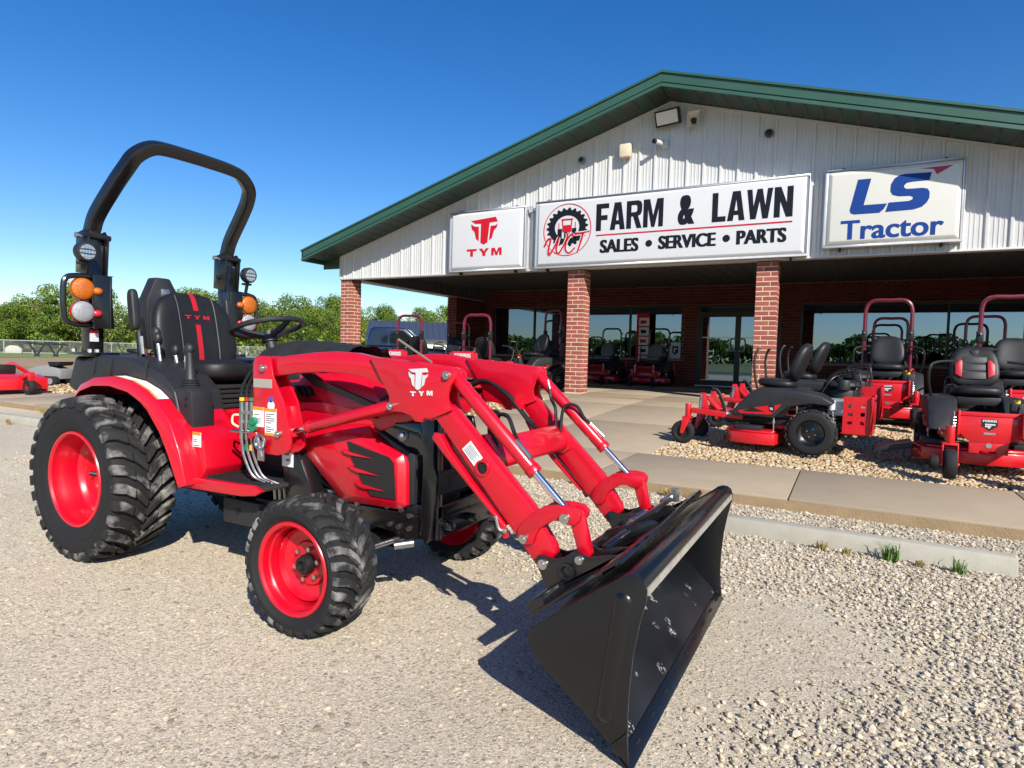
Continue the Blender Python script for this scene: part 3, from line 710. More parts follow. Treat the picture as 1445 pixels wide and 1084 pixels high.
# left wing wall, side beam, porch ceiling
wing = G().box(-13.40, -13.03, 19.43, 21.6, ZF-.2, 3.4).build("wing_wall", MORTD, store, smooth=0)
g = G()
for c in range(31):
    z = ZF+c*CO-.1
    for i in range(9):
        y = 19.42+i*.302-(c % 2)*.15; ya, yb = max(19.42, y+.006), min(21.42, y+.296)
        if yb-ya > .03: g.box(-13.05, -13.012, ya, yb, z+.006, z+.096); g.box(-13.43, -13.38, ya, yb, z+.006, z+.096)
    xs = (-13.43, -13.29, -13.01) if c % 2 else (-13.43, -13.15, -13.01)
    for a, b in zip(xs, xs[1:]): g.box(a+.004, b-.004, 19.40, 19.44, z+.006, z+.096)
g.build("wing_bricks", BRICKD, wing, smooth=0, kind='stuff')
g = G(); g.box(-13.42, -13.03, YF+PX+.002, 21.4, 3.40, ZC)
for i in range(22): y = YF+.5+i*.33; g.prism([(y, 3.42), (y, ZC-.002), (y+.07, ZC-.002), (y+.07, 3.42)], -13.03, -13.005, 'x')
g.build("side_beam", mat("beam_siding", (.13, .125, .115), .5), store, smooth=0)
G().box(-13.44, -12.99, YF+PX+.002, 21.35, 3.372, 3.40).build("beam_trim", SID, store, smooth=0)
g = G(); g.box(-13.02, 6.05, YF+.165, YW+.3, ZC, ZC+.06)
for i in range(60): x = -12.9+i*.32; g.prism([(x, ZC), (x+.015, ZC-.02), (x+.05, ZC-.02), (x+.065, ZC)], YF+.17, YW, 'y')
g.build("porch_ceiling", CEILM, store, smooth=0)
G().box(5.72, 6.05, YF+.2, YW, ZF-.2, ZC).build("right_wall", MORTD, store, smooth=0)
# interior shell
ROOM = mat("shop_interior", (.06, .056, .05), .7)
G().box(-13, 5.7, 28, 28.1, .2, 3.6).box(-13, 5.7, YW+.22, 28, 3.42, 3.5).box(-13, 5.7, 21.6, 28, .2, .40).build("interior_shell", ROOM, store, smooth=0)
LITM = mat("lit_ceiling_lamp", (1, .95, .85), .5, emit=5.)
for x, y in ((-.4, 23), (2.45, 23), (-7.9, 23.2), (-11, 23.2)):
    G().lathe([(.16, 0), (.16, .02)], (x, y, 3.38), 'z', 16).build("ceiling_lamp", LITM, store, smooth=0)
# glazing
GLASS = bpy.data.materials.new("tinted_glass"); GLASS.use_nodes = True; N = GLASS.node_tree.nodes; L = GLASS.node_tree.links
tb = N.new("ShaderNodeBsdfTransparent"); tb.inputs[0].default_value = (.22, .25, .25, 1); gl = N.new("ShaderNodeBsdfGlossy"); gl.inputs['Roughness'].default_value = .004; gl.inputs[0].default_value = (.36, .46, .60, 1)
ms = N.new("ShaderNodeMixShader"); ms.inputs[0].default_value = .5
L.new(tb.outputs[0], ms.inputs[1]); L.new(gl.outputs[0], ms.inputs[2]); L.new(ms.outputs[0], N["Material Output"].inputs[0])
def window(x0, x1, z0, z1, mull):
    t = .06; g = G(); y0, y1 = YW+.0, YW+.12
    g.box(x0, x1, y0, y1, z0, z0+t).box(x0, x1, y0, y1, z1-t, z1).box(x0, x0+t, y0, y1, z0+t, z1-t).box(x1-t, x1, y0, y1, z0+t, z1-t)
    for m in mull: g.box(m-t/2, m+t/2, y0, y1, z0+t, z1-t)
    w = g.build("window", FRAMEB, store, smooth=0)
    ed = [x0+t/2]+mull+[x1-t/2]
    for i, (a, b) in enumerate(zip(ed, ed[1:])):
        # each pane hangs a hair differently so that reflections break at the mullions
        k = random.uniform(-.004, .004); g = G()
        g.box(a+t/2, b-t/2, -.004, .004, z0+t, z1-t, Matrix.Translation((0, YW+.06, 0)))
        for v in g.b.verts: v.co.y += k*(v.co.x-(a+b)/2)
        g.build("pane", GLASS, w, smooth=0)
    return w
window(*OPEN[0], [-10.74]); window(*OPEN[1], [-6.91]); window(*OPEN[3], [2.46, 4.2])
# entrance
x0, x1, z0, z1 = OPEN[2]; t = .08; g = G()
g.box(x0, x0+t, YW, YW+.14, z0, z1).box(x1-t, x1, YW, YW+.14, z0, z1).box(x0+t, x1-t, YW, YW+.14, z1-t, z1).box(x0+t, x1-t, YW-.02, YW+.14, z0, z0+.03)
g.box(x0+t, x1-t, YW+.01, YW+.13, 2.82, 2.88)
fr_ = g.build("entrance", FRAMEB, store, smooth=0)
G().box(x0+t, x1-t, YW+.06, YW+.07, 2.88, z1-t).build("transom_pane", GLASS, fr_, smooth=0)
G().box(x0+.02, x1-.02, YW-.16, YW-.025, z0-.002, z0+.03).build("threshold", ALU, fr_, smooth=0)
xm = -3.235
for a, b, hx in ((x0+t, xm-.004, xm-.12), (xm+.004, x1-t, xm+.12)):
    g = G(); w = .085
    g.box(a, b, YW+.03, YW+.08, z0+.035, z0+.2).box(a, b, YW+.03, YW+.08, 2.72, 2.815).box(a, a+w, YW+.03, YW+.08, z0+.2, 2.72).box(b-w, b, YW+.03, YW+.08, z0+.2, 2.72)
    d = g.build("door", FRAMEB, store, smooth=0)
    G().box(a+w, b-w, YW+.05, YW+.058, z0+.2, 2.72).build("pane", GLASS, d, smooth=0)
    G().box(a+w, b-w, YW+.02, YW+.05, 2.02, 2.05).build("push_bar", ALU, d, smooth=0)
    h = hx; s_ = -1 if h < xm else 1
    G().tube(spline([(xm+s_*.05, YW+.03, 1.98), (xm+s_*.05, YW-.05, 1.98), (h+s_*.1, YW-.05, 1.97), (h+s_*.1, YW-.05, 1.62), (xm+s_*.05, YW-.05, 1.6), (xm+s_*.05, YW+.03, 1.6)], 4), .018, 8).build("handle", ALU, d)

# ------------------------------------------------------------------ signs on the gable
SIGNW = mat("sign_face_white", (.57, .575, .58), .35, coat=.2, noise=.02, nscale=2)
SIGNC = mat("sign_face_cream", (.6, .592, .535), .35, coat=.2, noise=.02, nscale=2)
NAVY = mat("sign_ink_navy", (.006, .008, .014), .6, spec=.2); SRED = mat("sign_ink_red", (.48, .006, .02), .55, spec=.25); SBLUE = mat("sign_ink_blue", (.004, .04, .22), .55, spec=.25)
SGREY = mat("sign_grey", (.55, .56, .57), .5)
FX, FZ = (1, 0, 0), (0, 0, 1)
def sign(name, x0, x1, z0, z1, face, label, pan=0.):
    s = empty(name, ((x0+x1)/2, YF-.04, z0), 0, label, "sign", world_coords=True)
    y0, y1, t = YF-.23, YF-.036, .05; g = G()
    g.box(x0, x1, y0, y1, z0, z0+t).box(x0, x1, y0, y1, z1-t, z1).box(x0, x0+t, y0, y1, z0+t, z1-t).box(x1-t, x1, y0, y1, z0+t, z1-t)
    g.build("frame", ALU, s, bevel=.008)
    if pan:
        g = G(); a, b = t, t+pan
        A = [(x0+a, y0+.012, z0+a), (x1-a, y0+.012, z0+a), (x1-a, y0+.012, z1-a), (x0+a, y0+.012, z1-a)]
        B = [(x0+b, y0-.03, z0+b), (x1-b, y0-.03, z0+b), (x1-b, y0-.03, z1-b), (x0+b, y0-.03, z1-b)]
        g.loft([A, B]); g.build("face", face, s, bevel=.01)
        yf = y0-.03
    else:
        G().box(x0+t, x1-t, y0+.006, y1-.01, z0+t, z1-t).build("face", face, s, smooth=0); yf = y0+.006
    for x in (x0+.3, x1-.3):
        G().box(x-.02, x+.02, YF-.16, YF-.036, z0-.06, z0-.002).build("bracket", DARK, s, smooth=0)
        G().box(x-.02, x+.02, YF-.16, YF-.036, z1+.002, z1+.04).build("bracket", DARK, s, smooth=0)
    return s, yf
def letters(s, yf, body, x0, x1, z0, z1, m, bold=.02, shear=0., sp=1.):
    me = text_mesh(body, x1-x0, z1-z0, .004, bold, shear, sp)
    return place_mesh("lettering", me, m, s, ((x0+x1)/2, yf-.001, (z0+z1)/2), FX, FZ)
def shape(s, yf, polys, m, name="emblem", th=.004):
    return place_mesh(name, poly_mesh(polys, th), m, s, (0, yf-.001, 0), FX, FZ)
s, yf = sign("maker_sign", -9.38, -7.14, 3.40, 4.96, SIGNW, "square white sign with red bull emblem and the letters TYM", .07)
place_mesh("emblem", emblem(.80, .68), SRED, s, (-8.30, yf-.001, 4.40), FX, FZ)
for ch, x in (("T", -8.66), ("Y", -8.29), ("M", -7.92)): place_mesh("lettering", block(ch, .30, .19, .004), SRED, s, (x, yf-.001, 3.87), FX, FZ)
s, yf = sign("store_sign", -6.85, -.82, 3.39, 5.01, SIGNW, "long white store sign reading FARM & LAWN above SALES SERVICE PARTS", .06)
place_mesh("lettering", block("FARM", 1.56, .615, .004, .09), NAVY, s, (-4.49, yf-.001, 4.4925), FX, FZ)
letters(s, yf, "&", -3.39, -3.03, 4.18, 4.81, NAVY, .06)
place_mesh("lettering", block("LAWN", 1.56, .605, .004, .09), NAVY, s, (-1.89, yf-.001, 4.4875), FX, FZ)
G().box(-5.26, -1.11, yf-.006, yf+.001, 4.07, 4.10).build("red_line", SRED, s, smooth=0)
letters(s, yf, "SALES", -5.16, -4.24, 3.675, 3.975, NAVY, .05); letters(s, yf, "SERVICE", -3.80, -2.57, 3.685, 3.975, NAVY, .05); letters(s, yf, "PARTS", -2.16, -1.2, 3.685, 3.975, NAVY, .05)
for x in (-4.01, -2.36): G().lathe([(.075, -.006), (.075, .001)], (x, yf, 3.83), 'y', 20).build("dot", NAVY, s, smooth=0)
cx0, cz0 = -6.0, 4.27
G().ring((cx0, yf, cz0), .605, .011, 'y', 64, 6).build("red_ring", SRED, s)
g = G(); ncog = 22
outer, inner = [], []
for i in range(ncog*4):
    a = 2*math.pi*i/(ncog*4); r = .535 if (i % 4) in (0, 1) else .475
    outer.append((cx0-.0+r*math.cos(a), 4.33+r*.86*math.sin(a))); inner.append((cx0+.315*math.cos(a), 4.33+.275*math.sin(a)))
n = len(outer)
shape(s, yf, [[outer[i], outer[(i+1) % n], inner[(i+1) % n], inner[i]] for i in range(n)], NAVY, "tyre_emblem")
def rect(x0, x1, z0, z1): return [(x0, z0), (x1, z0), (x1, z1), (x0, z1)]
shape(s, yf, [rect(-6.15, -5.85, 4.49, 4.53), rect(-6.12, -5.88, 4.22, 4.38), rect(-6.13, -6.10, 4.38, 4.49), rect(-5.9, -5.87, 4.38, 4.49), rect(-6.22, -6.2, 4.3, 4.44), rect(-5.8, -5.78, 4.3, 4.44)], SRED, "tractor_emblem")
shape(s, yf, [rect(-6.07, -5.93, 4.07, 4.22), rect(-6.24, -6.13, 4.02, 4.3), rect(-5.87, -5.76, 4.02, 4.3)], NAVY, "tractor_wheels")
# sweeping script over the lower part of the roundel: white edge first, red strokes on top
def brush(pts, w0, w1):
    P = spline([(x, 0, z) for x, z in pts], 6); out = []
    for i in range(len(P)-1):
        d = (P[i+1]-P[i]).normalized(); q = Vector((-d.z, 0, d.x)); a = w0+(w1-w0)*i/len(P); b = w0+(w1-w0)*(i+1)/len(P)
        out.append([((P[i]+q*a).x, (P[i]+q*a).z), ((P[i+1]+q*b).x, (P[i+1]+q*b).z), ((P[i+1]-q*b).x, (P[i+1]-q*b).z), ((P[i]-q*a).x, (P[i]-q*a).z)])
    return out
STRK = [([(-6.58, 3.90), (-6.5, 4.05), (-6.42, 4.06), (-6.47, 3.8), (-6.44, 3.70), (-6.3, 3.9), (-6.2, 4.1), (-6.26, 3.82), (-6.2, 3.72), (-6.06, 3.92), (-5.98, 4.12), (-6.0, 4.2)], .026, .02),
        ([(-5.82, 4.1), (-5.88, 4.15), (-6.0, 4.0), (-6.02, 3.8), (-5.92, 3.72), (-5.78, 3.84)], .026, .018),
        ([(-5.78, 4.16), (-5.6, 4.17), (-5.42, 4.2)], .03, .012), ([(-5.58, 4.17), (-5.64, 3.95), (-5.72, 3.72)], .028, .016)]
for m, k, th in ((SIGNW, .02, .006), (SRED, 0, .009)):
    polys = []
    for pts, a, b in STRK: polys += brush(pts, a+k, b+k)
    shape(s, yf, polys, m, "script_edge" if k else "script_lettering", th)
s, yf = sign("tractor_brand_sign", -.55, 1.69, 3.52, 5.02, SIGNC, "cream sign with blue slanted LS letters and the word Tractor", .07)
shape(s, yf, [[(.006, 4.78), (.223, 4.78), (.119, 4.292), (.499, 4.290), (.45, 4.19), (.384, 4.128), (-.034, 4.13), (-.09, 4.155), (-.109, 4.216)],
              [(1.172, 4.79), (1.14, 4.65), (.894, 4.651), (.8, 4.64), (.76, 4.60), (.755, 4.56), (.795, 4.526), (1.04, 4.521), (1.12, 4.50), (1.155, 4.44), (1.156, 4.335), (1.12, 4.25), (1.05, 4.18), (.919, 4.142), (.479, 4.134), (.525, 4.302), (.84, 4.304), (.90, 4.33), (.905, 4.37), (.86, 4.395), (.68, 4.405), (.58, 4.44), (.542, 4.518), (.549, 4.642), (.60, 4.74), (.68, 4.79), (.755, 4.803)]], SBLUE)
shape(s, yf, [[(.992, 4.876), (1.2, 4.839), (1.25, 4.74), (1.489, 4.88)]], mat("sign_ink_crimson", (.36, .012, .05), .4), "arrow_emblem")
letters(s, yf, "Tractor", -.25, 1.40, 3.655, 4.02, SBLUE, .016)
# fittings on the gable
fl = empty("floodlight", (-3.72, YF-.04, 6.55), 0, "square black flood lamp with pale lens below the gable peak", "lamp", world_coords=True)
T_ = Matrix.Translation((-3.71, YF-.2, 6.55)) @ Matrix.Rotation(R(22), 4, 'X') @ Matrix.Rotation(R(-4), 4, 'Y')
G().box(-.27, .27, -.07, .07, -.17, .17, T_).build("housing", DARK, fl, bevel=.015); G().box(-.23, .23, -.078, -.068, -.13, .13, T_).build("lens", mat("flood_lens", (.6, .58, .52), .3, noise=.1), fl, smooth=0)
G().box(-3.76, -3.66, YF-.16, YF-.03, 6.5, 6.6).build("bracket", DARK, fl)
sp = empty("horn_speaker", (-3.16, YF-.04, 6.42), 0, "small square beige horn speaker right of the flood lamp", "speaker", world_coords=True)
BEIGE = mat("beige_plastic", (.6, .52, .38), .5, noise=.1)
A = [(-3.29, YF-.2, 6.25), (-3.03, YF-.2, 6.25), (-3.03, YF-.2, 6.60), (-3.29, YF-.2, 6.60)]; B = [(-3.2, YF-.1, 6.36), (-3.12, YF-.1, 6.36), (-3.12, YF-.1, 6.48), (-3.2, YF-.1, 6.48)]
G().loft([A, B], caps=False).build("horn", BEIGE, sp, smooth=0); G().lathe([(.055, -.06), (.06, .06)], (-3.16, YF-.1, 6.42), 'y', 16).build("driver", DARK, sp)
def dome(x, z, m, label):
    o = empty("dome_camera", (x, YF-.04, z), 0, label, "camera", world_coords=True)
    G().lathe([(.03, .0), (.085, -.0), (.085, -.05), (.06, -.06)], (x, YF-.035, z), 'y', 20).build("housing", m, o); G().blob((x, YF-.1, z), (.055, .05, .055), 2).build("eye", DARK, o)
dome(-5.76, 5.92, mat("grey_plastic", (.2, .2, .2), .4), "grey round dome camera high on the left side of the gable")
dome(-1.64, 5.95, mat("dark_grey_plastic", (.05, .05, .05), .4), "dark round dome camera on the right side of the gable")
o = G().box(-4.79, -4.54, YF-.2, YF-.04, 5.83, 6.12).build("junction_box", BEIGE, bevel=.012); tag(o, "beige square junction box above the word FARM", "electrical box")
ca = empty("bullet_camera", (-3.9, YF-.04, 6.05), 0, "white bullet security camera with black front under the flood lamp", "camera", world_coords=True)
G().box(-3.86, -3.72, YF-.1, YF-.035, 5.93, 6.1).build("base", SID, ca, bevel=.01); G().cyl((-3.8, YF-.1, 6.02), (-3.93, YF-.3, 6.03), .05, n=14).build("body", SID, ca); G().cyl((-3.932, YF-.302, 6.03), (-3.962, YF-.35, 6.033), .052, n=14).build("lens_hood", DARK, ca)
g = G(); g.tube([(-7.02, YF-.04, 4.95), (-7.02, YF-.04, 3.45)], .022, 6); g.tube([(-7.13, YF-.1, 4.88), (-6.86, YF-.1, 4.88)], .02, 6); g.box(-7.1, -7.0, YF-.12, YF-.035, 4.8, 4.95)
tag(g.build("conduit", ALU), "metal conduit with box between the square sign and the store sign", "conduit")
# notices by the windows
po = G().box(-5.44, -5.08, YW-.014, YW-.006, 1.30, 1.85).build("notice", SIGNW, smooth=0); tag(po, "white paper notice with dark shield stuck at the window edge", "notice"); ORG[po.name] = Vector((0, 0, 0))
shape(po, YW-.015, [[(-5.36, 1.72), (-5.16, 1.72), (-5.16, 1.5), (-5.26, 1.42), (-5.36, 1.5)]], NAVY); shape(po, YW-.018, [[(-5.31, 1.66), (-5.2, 1.66), (-5.2, 1.61), (-5.26, 1.61), (-5.26, 1.48), (-5.31, 1.52)]], SIGNW)
bn = empty("banner_stand", (-6.3, 21.1, .4), 0, "narrow upright banner with white panels and red edges behind the grey seats", "banner", world_coords=True)
G().box(-6.56, -6.10, 21.08, 21.1, 1.0, 2.85).build("banner_cloth", SRED, bn, smooth=0)
for k in range(5):
    z = 1.08+k*.33; G().box(-6.47, -6.12, 21.07, 21.08, z, z+.28).build("panel", SIGNW, bn, smooth=0)
    shape(bn, 21.07, [[(-6.42+.04*(k % 2), z+.06), (-6.2, z+.09), (-6.2, z+.18), (-6.42, z+.2)]], NAVY if k % 2 else SRED)
G().cyl((-6.33, 21.12, .4), (-6.33, 21.12, 2.9), .015).box(-6.6, -6.06, 20.98, 21.2, .4, .43).build("stand", DARK, bn)
bx = empty("display_box", (-1.05, 22.6, .4), 0, "dark red display carton lettered FERRIS inside the shop window", "carton", world_coords=True)
G().box(-1.45, -.6, 22.4, 23.1, .4, 2.15).build("carton", mat("red_carton", (.25, .02, .025), .6), bx)
place_mesh("lettering", text_mesh("FERRIS", .72, .17, .004, .03), SIGNW, bx, (-1.03, 22.398, 1.78), FX, FZ)

# ------------------------------------------------------------------ compact tractor with front loader (faces +X)
YC = 2.62
tr = empty("tractor", (-3.0, YC, 0), 0, "bright red compact tractor with black roll bar and a front loader carrying a black bucket", "tractor", world_coords=True)
def mir(builder, name, m, parent=tr, **kw):
    """build a part on the near side and again mirrored on the far side"""
    out = []
    for far in (False, True):
        g = G(); builder(g)
        if far: flipY(g, YC)
        out.append(g.build(name, m, parent if not isinstance(parent, list) else parent[far], **kw))
    return out
def tyre(cx, cy, cz, Rr, rimr, w, nl, parent):
    h = Rr*.06+.006; g = G(); b = Rr-h; hw = w/2
    sw = Rr-rimr
    prof = [(rimr-.004, -hw*.74), (rimr+.006, -hw*.86), (rimr+.02, -hw*.9), (rimr+sw*.32, -hw*1.0), (rimr+sw*.36, -hw*1.0), (rimr+sw*.37, -hw*1.012), (rimr+sw*.42, -hw*1.012), (rimr+sw*.43, -hw*1.0), (rimr+sw*.6, -hw*.99), (rimr+sw*.75, -hw*.95), (b-.006, -hw*.84), (b, -hw*.7), (b+.004, -hw*.3)]
    prof = prof+[(b+.005, 0)]+[(r, -t) for r, t in prof[::-1]]
    g.lathe(prof, (cx, cy, cz), 'y', 72, close=False)
    t = g.build("tyre", RUB, parent, smooth=40)
    g = G(); pitch = 2*math.pi/nl
    def add(a0, side, sts):
        secs = []
        for f, sk, wd, top, dep in sts:
            y = cy+side*f*hw; a = a0+sk*pitch; d = wd*pitch/2; q = []
            for aa, r in ((a-d, top), (a+d, top), (a+d*1.12, top-dep), (a-d*1.12, top-dep)): q.append((cx+r*math.cos(aa), y, cz-r*math.sin(aa)))
            secs.append(q)
        g.loft(secs)
    for i in range(nl):
        for side in (-1, 1):
            a0 = i*pitch+(pitch/2 if side > 0 else 0)
            add(a0, side, [(.02, .05, .42, Rr, h*1.3), (.2, -.32, .48, Rr, h*1.3), (.38, -.66, .48, Rr-.002, h*1.3)])
            add(a0, side, [(.42, -.66, .50, Rr-.003, h*1.3), (.7, -.98, .52, Rr-.007, h*1.3), (.93, -1.08, .56, Rr-.016, h*1.4), (1.01, -1.1, .58, Rr-.03, h*.8), (1.015, -1.1, .5, Rr-sw*.27, .01)])
    g.build("tread_lug", LUG, parent, bevel=.0025, seg=1, smooth=20)
    return t
def rim(cx, cy, cz, rimr, w, sgn, td, parent):
    hw = w/2; g = G(); k = rimr
    prof = [(k+.008, .70*hw), (k+.010, .84*hw), (k+.004, .90*hw), (k-.008, .90*hw), (k-.016, .84*hw), (k-.020, .60*hw), (k-.026, .54*hw), (k-.034, .1*hw), (k-.042, td+.05), (k-.052, td+.025), (k-.075, td+.012), (k*.52, td+.010), (k*.47, td+.024), (.0, td+.026),
            (.0, td-.012), (k-.075, td-.012), (k-.05, -.3*hw), (k-.03, -.5*hw), (k-.012, -.8*hw), (k+.006, -.9*hw), (k+.008, -.7*hw)]
    g.lathe([(r, t) for r, t in prof], (cx, cy, cz), 'y', 64, close=False, sgn=sgn); return g.build("rim", RED, parent, smooth=30)
def wheel(name, cx, cy, cz, Rr, rimr, w, nl, sgn, td, nuts):
    o = empty(name); o.parent = tr; o.location = (0, 0, 0); ORG[o.name] = ORG[tr.name]
    tyre(cx, cy, cz, Rr, rimr, w, nl, o); rim(cx, cy, cz, rimr, w, sgn, td, o)
    if nuts:
        G().lathe([(.0, .0), (.045, .0), (.047, .02), (.04, .045), (.022, .048), (.02, .035), (0, .035)], (cx, cy+sgn*(td+.02), cz), 'y', 24, close=False, sgn=sgn).build("hub", DARK, o)
        for i in range(6):
            a = i*math.pi/3+.3; x, z = cx+.072*math.cos(a), cz+.072*math.sin(a)
            G().cyl((x, cy+sgn*(td+.015), z), (x, cy+sgn*(td+.045), z), .011, n=6).build("lug_nut", ZINC, o, smooth=0)
    else:
        y = cy+sgn*(td+.03)
        G().box(cx-.03, cx+.03, y-.004, y+.004, cz+.085, cz+.15).build("decal", WHITE, o, smooth=0)
        G().box(cx-.035, cx+.0, y-.004, y+.004, cz+.02, cz+.075).build("decal", WHITE, o, smooth=0)
        G().cyl((cx-.12, y-.02, cz), (cx-.10, y+.01, cz-.01), .014, n=8).build("valve", DARK, o)
    return o
wheel("rear_wheel", -3.935, 2.07, .483, .49, .275, .36, 29, -1, -.04, False)
wheel("rear_wheel", -3.935, 2*YC-2.07, .483, .49, .275, .36, 29, 1, -.04, False)
wheel("front_wheel", -2.112, 2.002, .306, .312, .205, .25, 28, -1, -.015, True)
wheel("front_wheel", -2.112, 2*YC-2.002, .306, .312, .205, .25, 28, 1, -.015, True)

# chassis
g = G(); g.box(-2.95, -1.76, 2.37, 2.40, .41, .545).box(-2.95, -1.76, 2.84, 2.87, .41, .545).box(-2.6, -1.76, 2.40, 2.84, .44, .52)
g.prism([(-2.25, .50), (-1.68, .50), (-1.66, .55), (-1.68, .40), (-1.76, .385), (-2.2, .42)], 2.345, 2.368, 'y'); g.prism([(-2.25, .50), (-1.68, .50), (-1.66, .55), (-1.68, .40), (-1.76, .385), (-2.2, .42)], 2*YC-2.368, 2*YC-2.345, 'y')
g.build("frame", BLACK, tr, bevel=.005)
g = G(); g.box(-2.62, -2.0, 2.44, 2.80, .46, .88).box(-2.55, -2.35, 2.40, 2.84, .6, .8).cyl((-2.45, 2.36, .66), (-2.45, 2.45, .66), .07).cyl((-2.3, 2.38, .58), (-2.3, 2.44, .58), .05).tube(spline([(-2.6, 2.4, .8), (-2.5, 2.37, .7), (-2.42, 2.38, .58), (-2.3, 2.4, .52)]), .014, 6).tube(spline([(-2.58, 2.4, .7), (-2.5, 2.36, .62), (-2.35, 2.38, .7)]), .01, 6)
g.build("engine", DARK, tr, bevel=.01)
g = G(); g.box(-4.25, -2.62, 2.44, 2.80, .36, .78).cyl((-3.935, 2.2, .483), (-3.935, 3.04, .483), .11).box(-3.2, -2.5, 2.40, 2.84, .30, .45).box(-4.42, -4.1, 2.4, 2.84, .5, .9); g.build("transmission", DARK, tr, bevel=.02)
g = G(); g.cyl((-2.112, 2.1, .306), (-2.112, 3.14, .306), .055).box(-2.2, -2.02, 2.5, 2.74, .26, .44).blob((-2.112, 2.15, .306), (.075, .06, .085), 2).blob((-2.112, 3.09, .306), (.075, .06, .085), 2)
g.build("front_axle", DARK, tr)
g = G(); g.cyl((-2.0, 2.12, .33), (-1.9, 2.4, .36), .014); g.cyl((-1.87, 2.3, .35), (-1.80, 2.36, .36), .02); g.build("steering_rod", STEEL, tr)
for x, z in ((-1.814, .493), (-1.816, .429), (-1.88, .43), (-1.935, .433), (-1.731, .42), (-1.864, .514), (-2.142, .461), (-2.143, .507), (-1.95, .52)):
    G().cyl((x, 2.346, z), (x, 2.332, z), .013, n=6).build("bolt", ZINC, tr, smooth=0)

# hood: lofted shell with stripes and side panels
secs = []
for x, zb, zt, w in ((-2.74, .84, 1.20, .255), (-2.55, .84, 1.205, .262), (-2.3, .85, 1.195, .265), (-2.05, .87, 1.14, .258), (-1.88, .93, 1.07, .24), (-1.78, .965, 1.03, .2)):
    d = (zt-zb); pr = [(-w, zb), (-w-.006, zb+d*.35), (-w+.004, zt-d*.34), (-w+.05, zt-d*.08), (-w*.45, zt-.006), (0, zt)]
    pr = pr+[(-a, z) for a, z in pr[-2::-1]]; secs.append([(x, YC+a, z) for a, z in pr])
hood = G().loft(secs).build("hood", RED, tr, bevel=.006, smooth=50)
def on_side(pts, y0, y1, m, name, parent, **kw): return mir(lambda g: g.prism(pts, y0, y1, 'y'), name, m, parent, **kw)
on_side([(-2.56, 1.150), (-2.48, 1.155), (-2.40, 1.112), (-2.285, 1.085), (-2.03, 1.015), (-1.97, 1.0), (-2.06, .995), (-2.32, 1.062), (-2.45, 1.085)], 2.338, 2.365, STRIPE, "stripe", hood, smooth=0)
on_side([(-2.62, 1.06), (-2.50, 1.02), (-2.30, .995), (-2.08, .965), (-2.03, .945), (-2.3, .95), (-2.52, .962), (-2.62, .93)], 2.345, 2.36, mat("dark_red_shade", (.16, .003, .012), .3, coat=.5), "hood_shade", hood, smooth=0)  # boom shadow below the stripe, painted as a dark red patch
for i in range(3):
    x = -2.6+i*.042; on_side([(x, 1.085), (x+.022, 1.08), (x+.06, 1.03), (x+.042, 1.03)], 2.334, 2.36, DARK, "vent", hood, smooth=0)
# lower side panels: faceted, with a dark mesh and three red fins
def sp_(g):
    O = [(-2.60, .80), (-2.56, .755), (-2.46, .677), (-2.245, .503), (-1.87, .513), (-1.825, .54), (-1.831, .745), (-1.853, .79), (-1.91, .80), (-2.05, .86), (-2.07, .91), (-2.3, .90), (-2.45, .86)]
    C = [(-2.42, .79), (-2.39, .765), (-2.33, .69), (-2.16, .555), (-1.88, .555), (-1.86, .56), (-1.865, .74), (-1.88, .765), (-1.93, .775), (-2.06, .815), (-2.1, .84), (-2.2, .845), (-2.32, .82)]
    lo = [(x, 2.365, z) for x, z in O]; mi = [(x*.985-.03, 2.335, z*.98+.014) for x, z in O]; hi = [(x, 2.305, z) for x, z in C]
    g.loft([[(x, 2.40, z) for x, z in O], lo, mi, hi])
side_p = mir(sp_, "side_panel", RED, tr, bevel=.004, smooth=25)
on_side([(-2.178, .826), (-2.038, .795), (-1.915, .772), (-1.885, .745), (-1.868, .572), (-2.015, .572), (-2.06, .61), (-2.125, .708), (-2.15, .75)], 2.295, 2.306, MESHG, "grille", side_p, bevel=.002, smooth=0)
for pts in ([(-2.21, .783), (-2.135, .772), (-2.01, .755), (-2.13, .757), (-2.19, .765)], [(-2.17, .705), (-2.09, .695), (-1.97, .675), (-2.095, .677), (-2.135, .685)], [(-2.12, .63), (-2.07, .622), (-1.93, .605), (-2.06, .603), (-2.09, .607)]):
    on_side(pts, 2.288, 2.31, RED, "fin", side_p, bevel=.002, smooth=0)
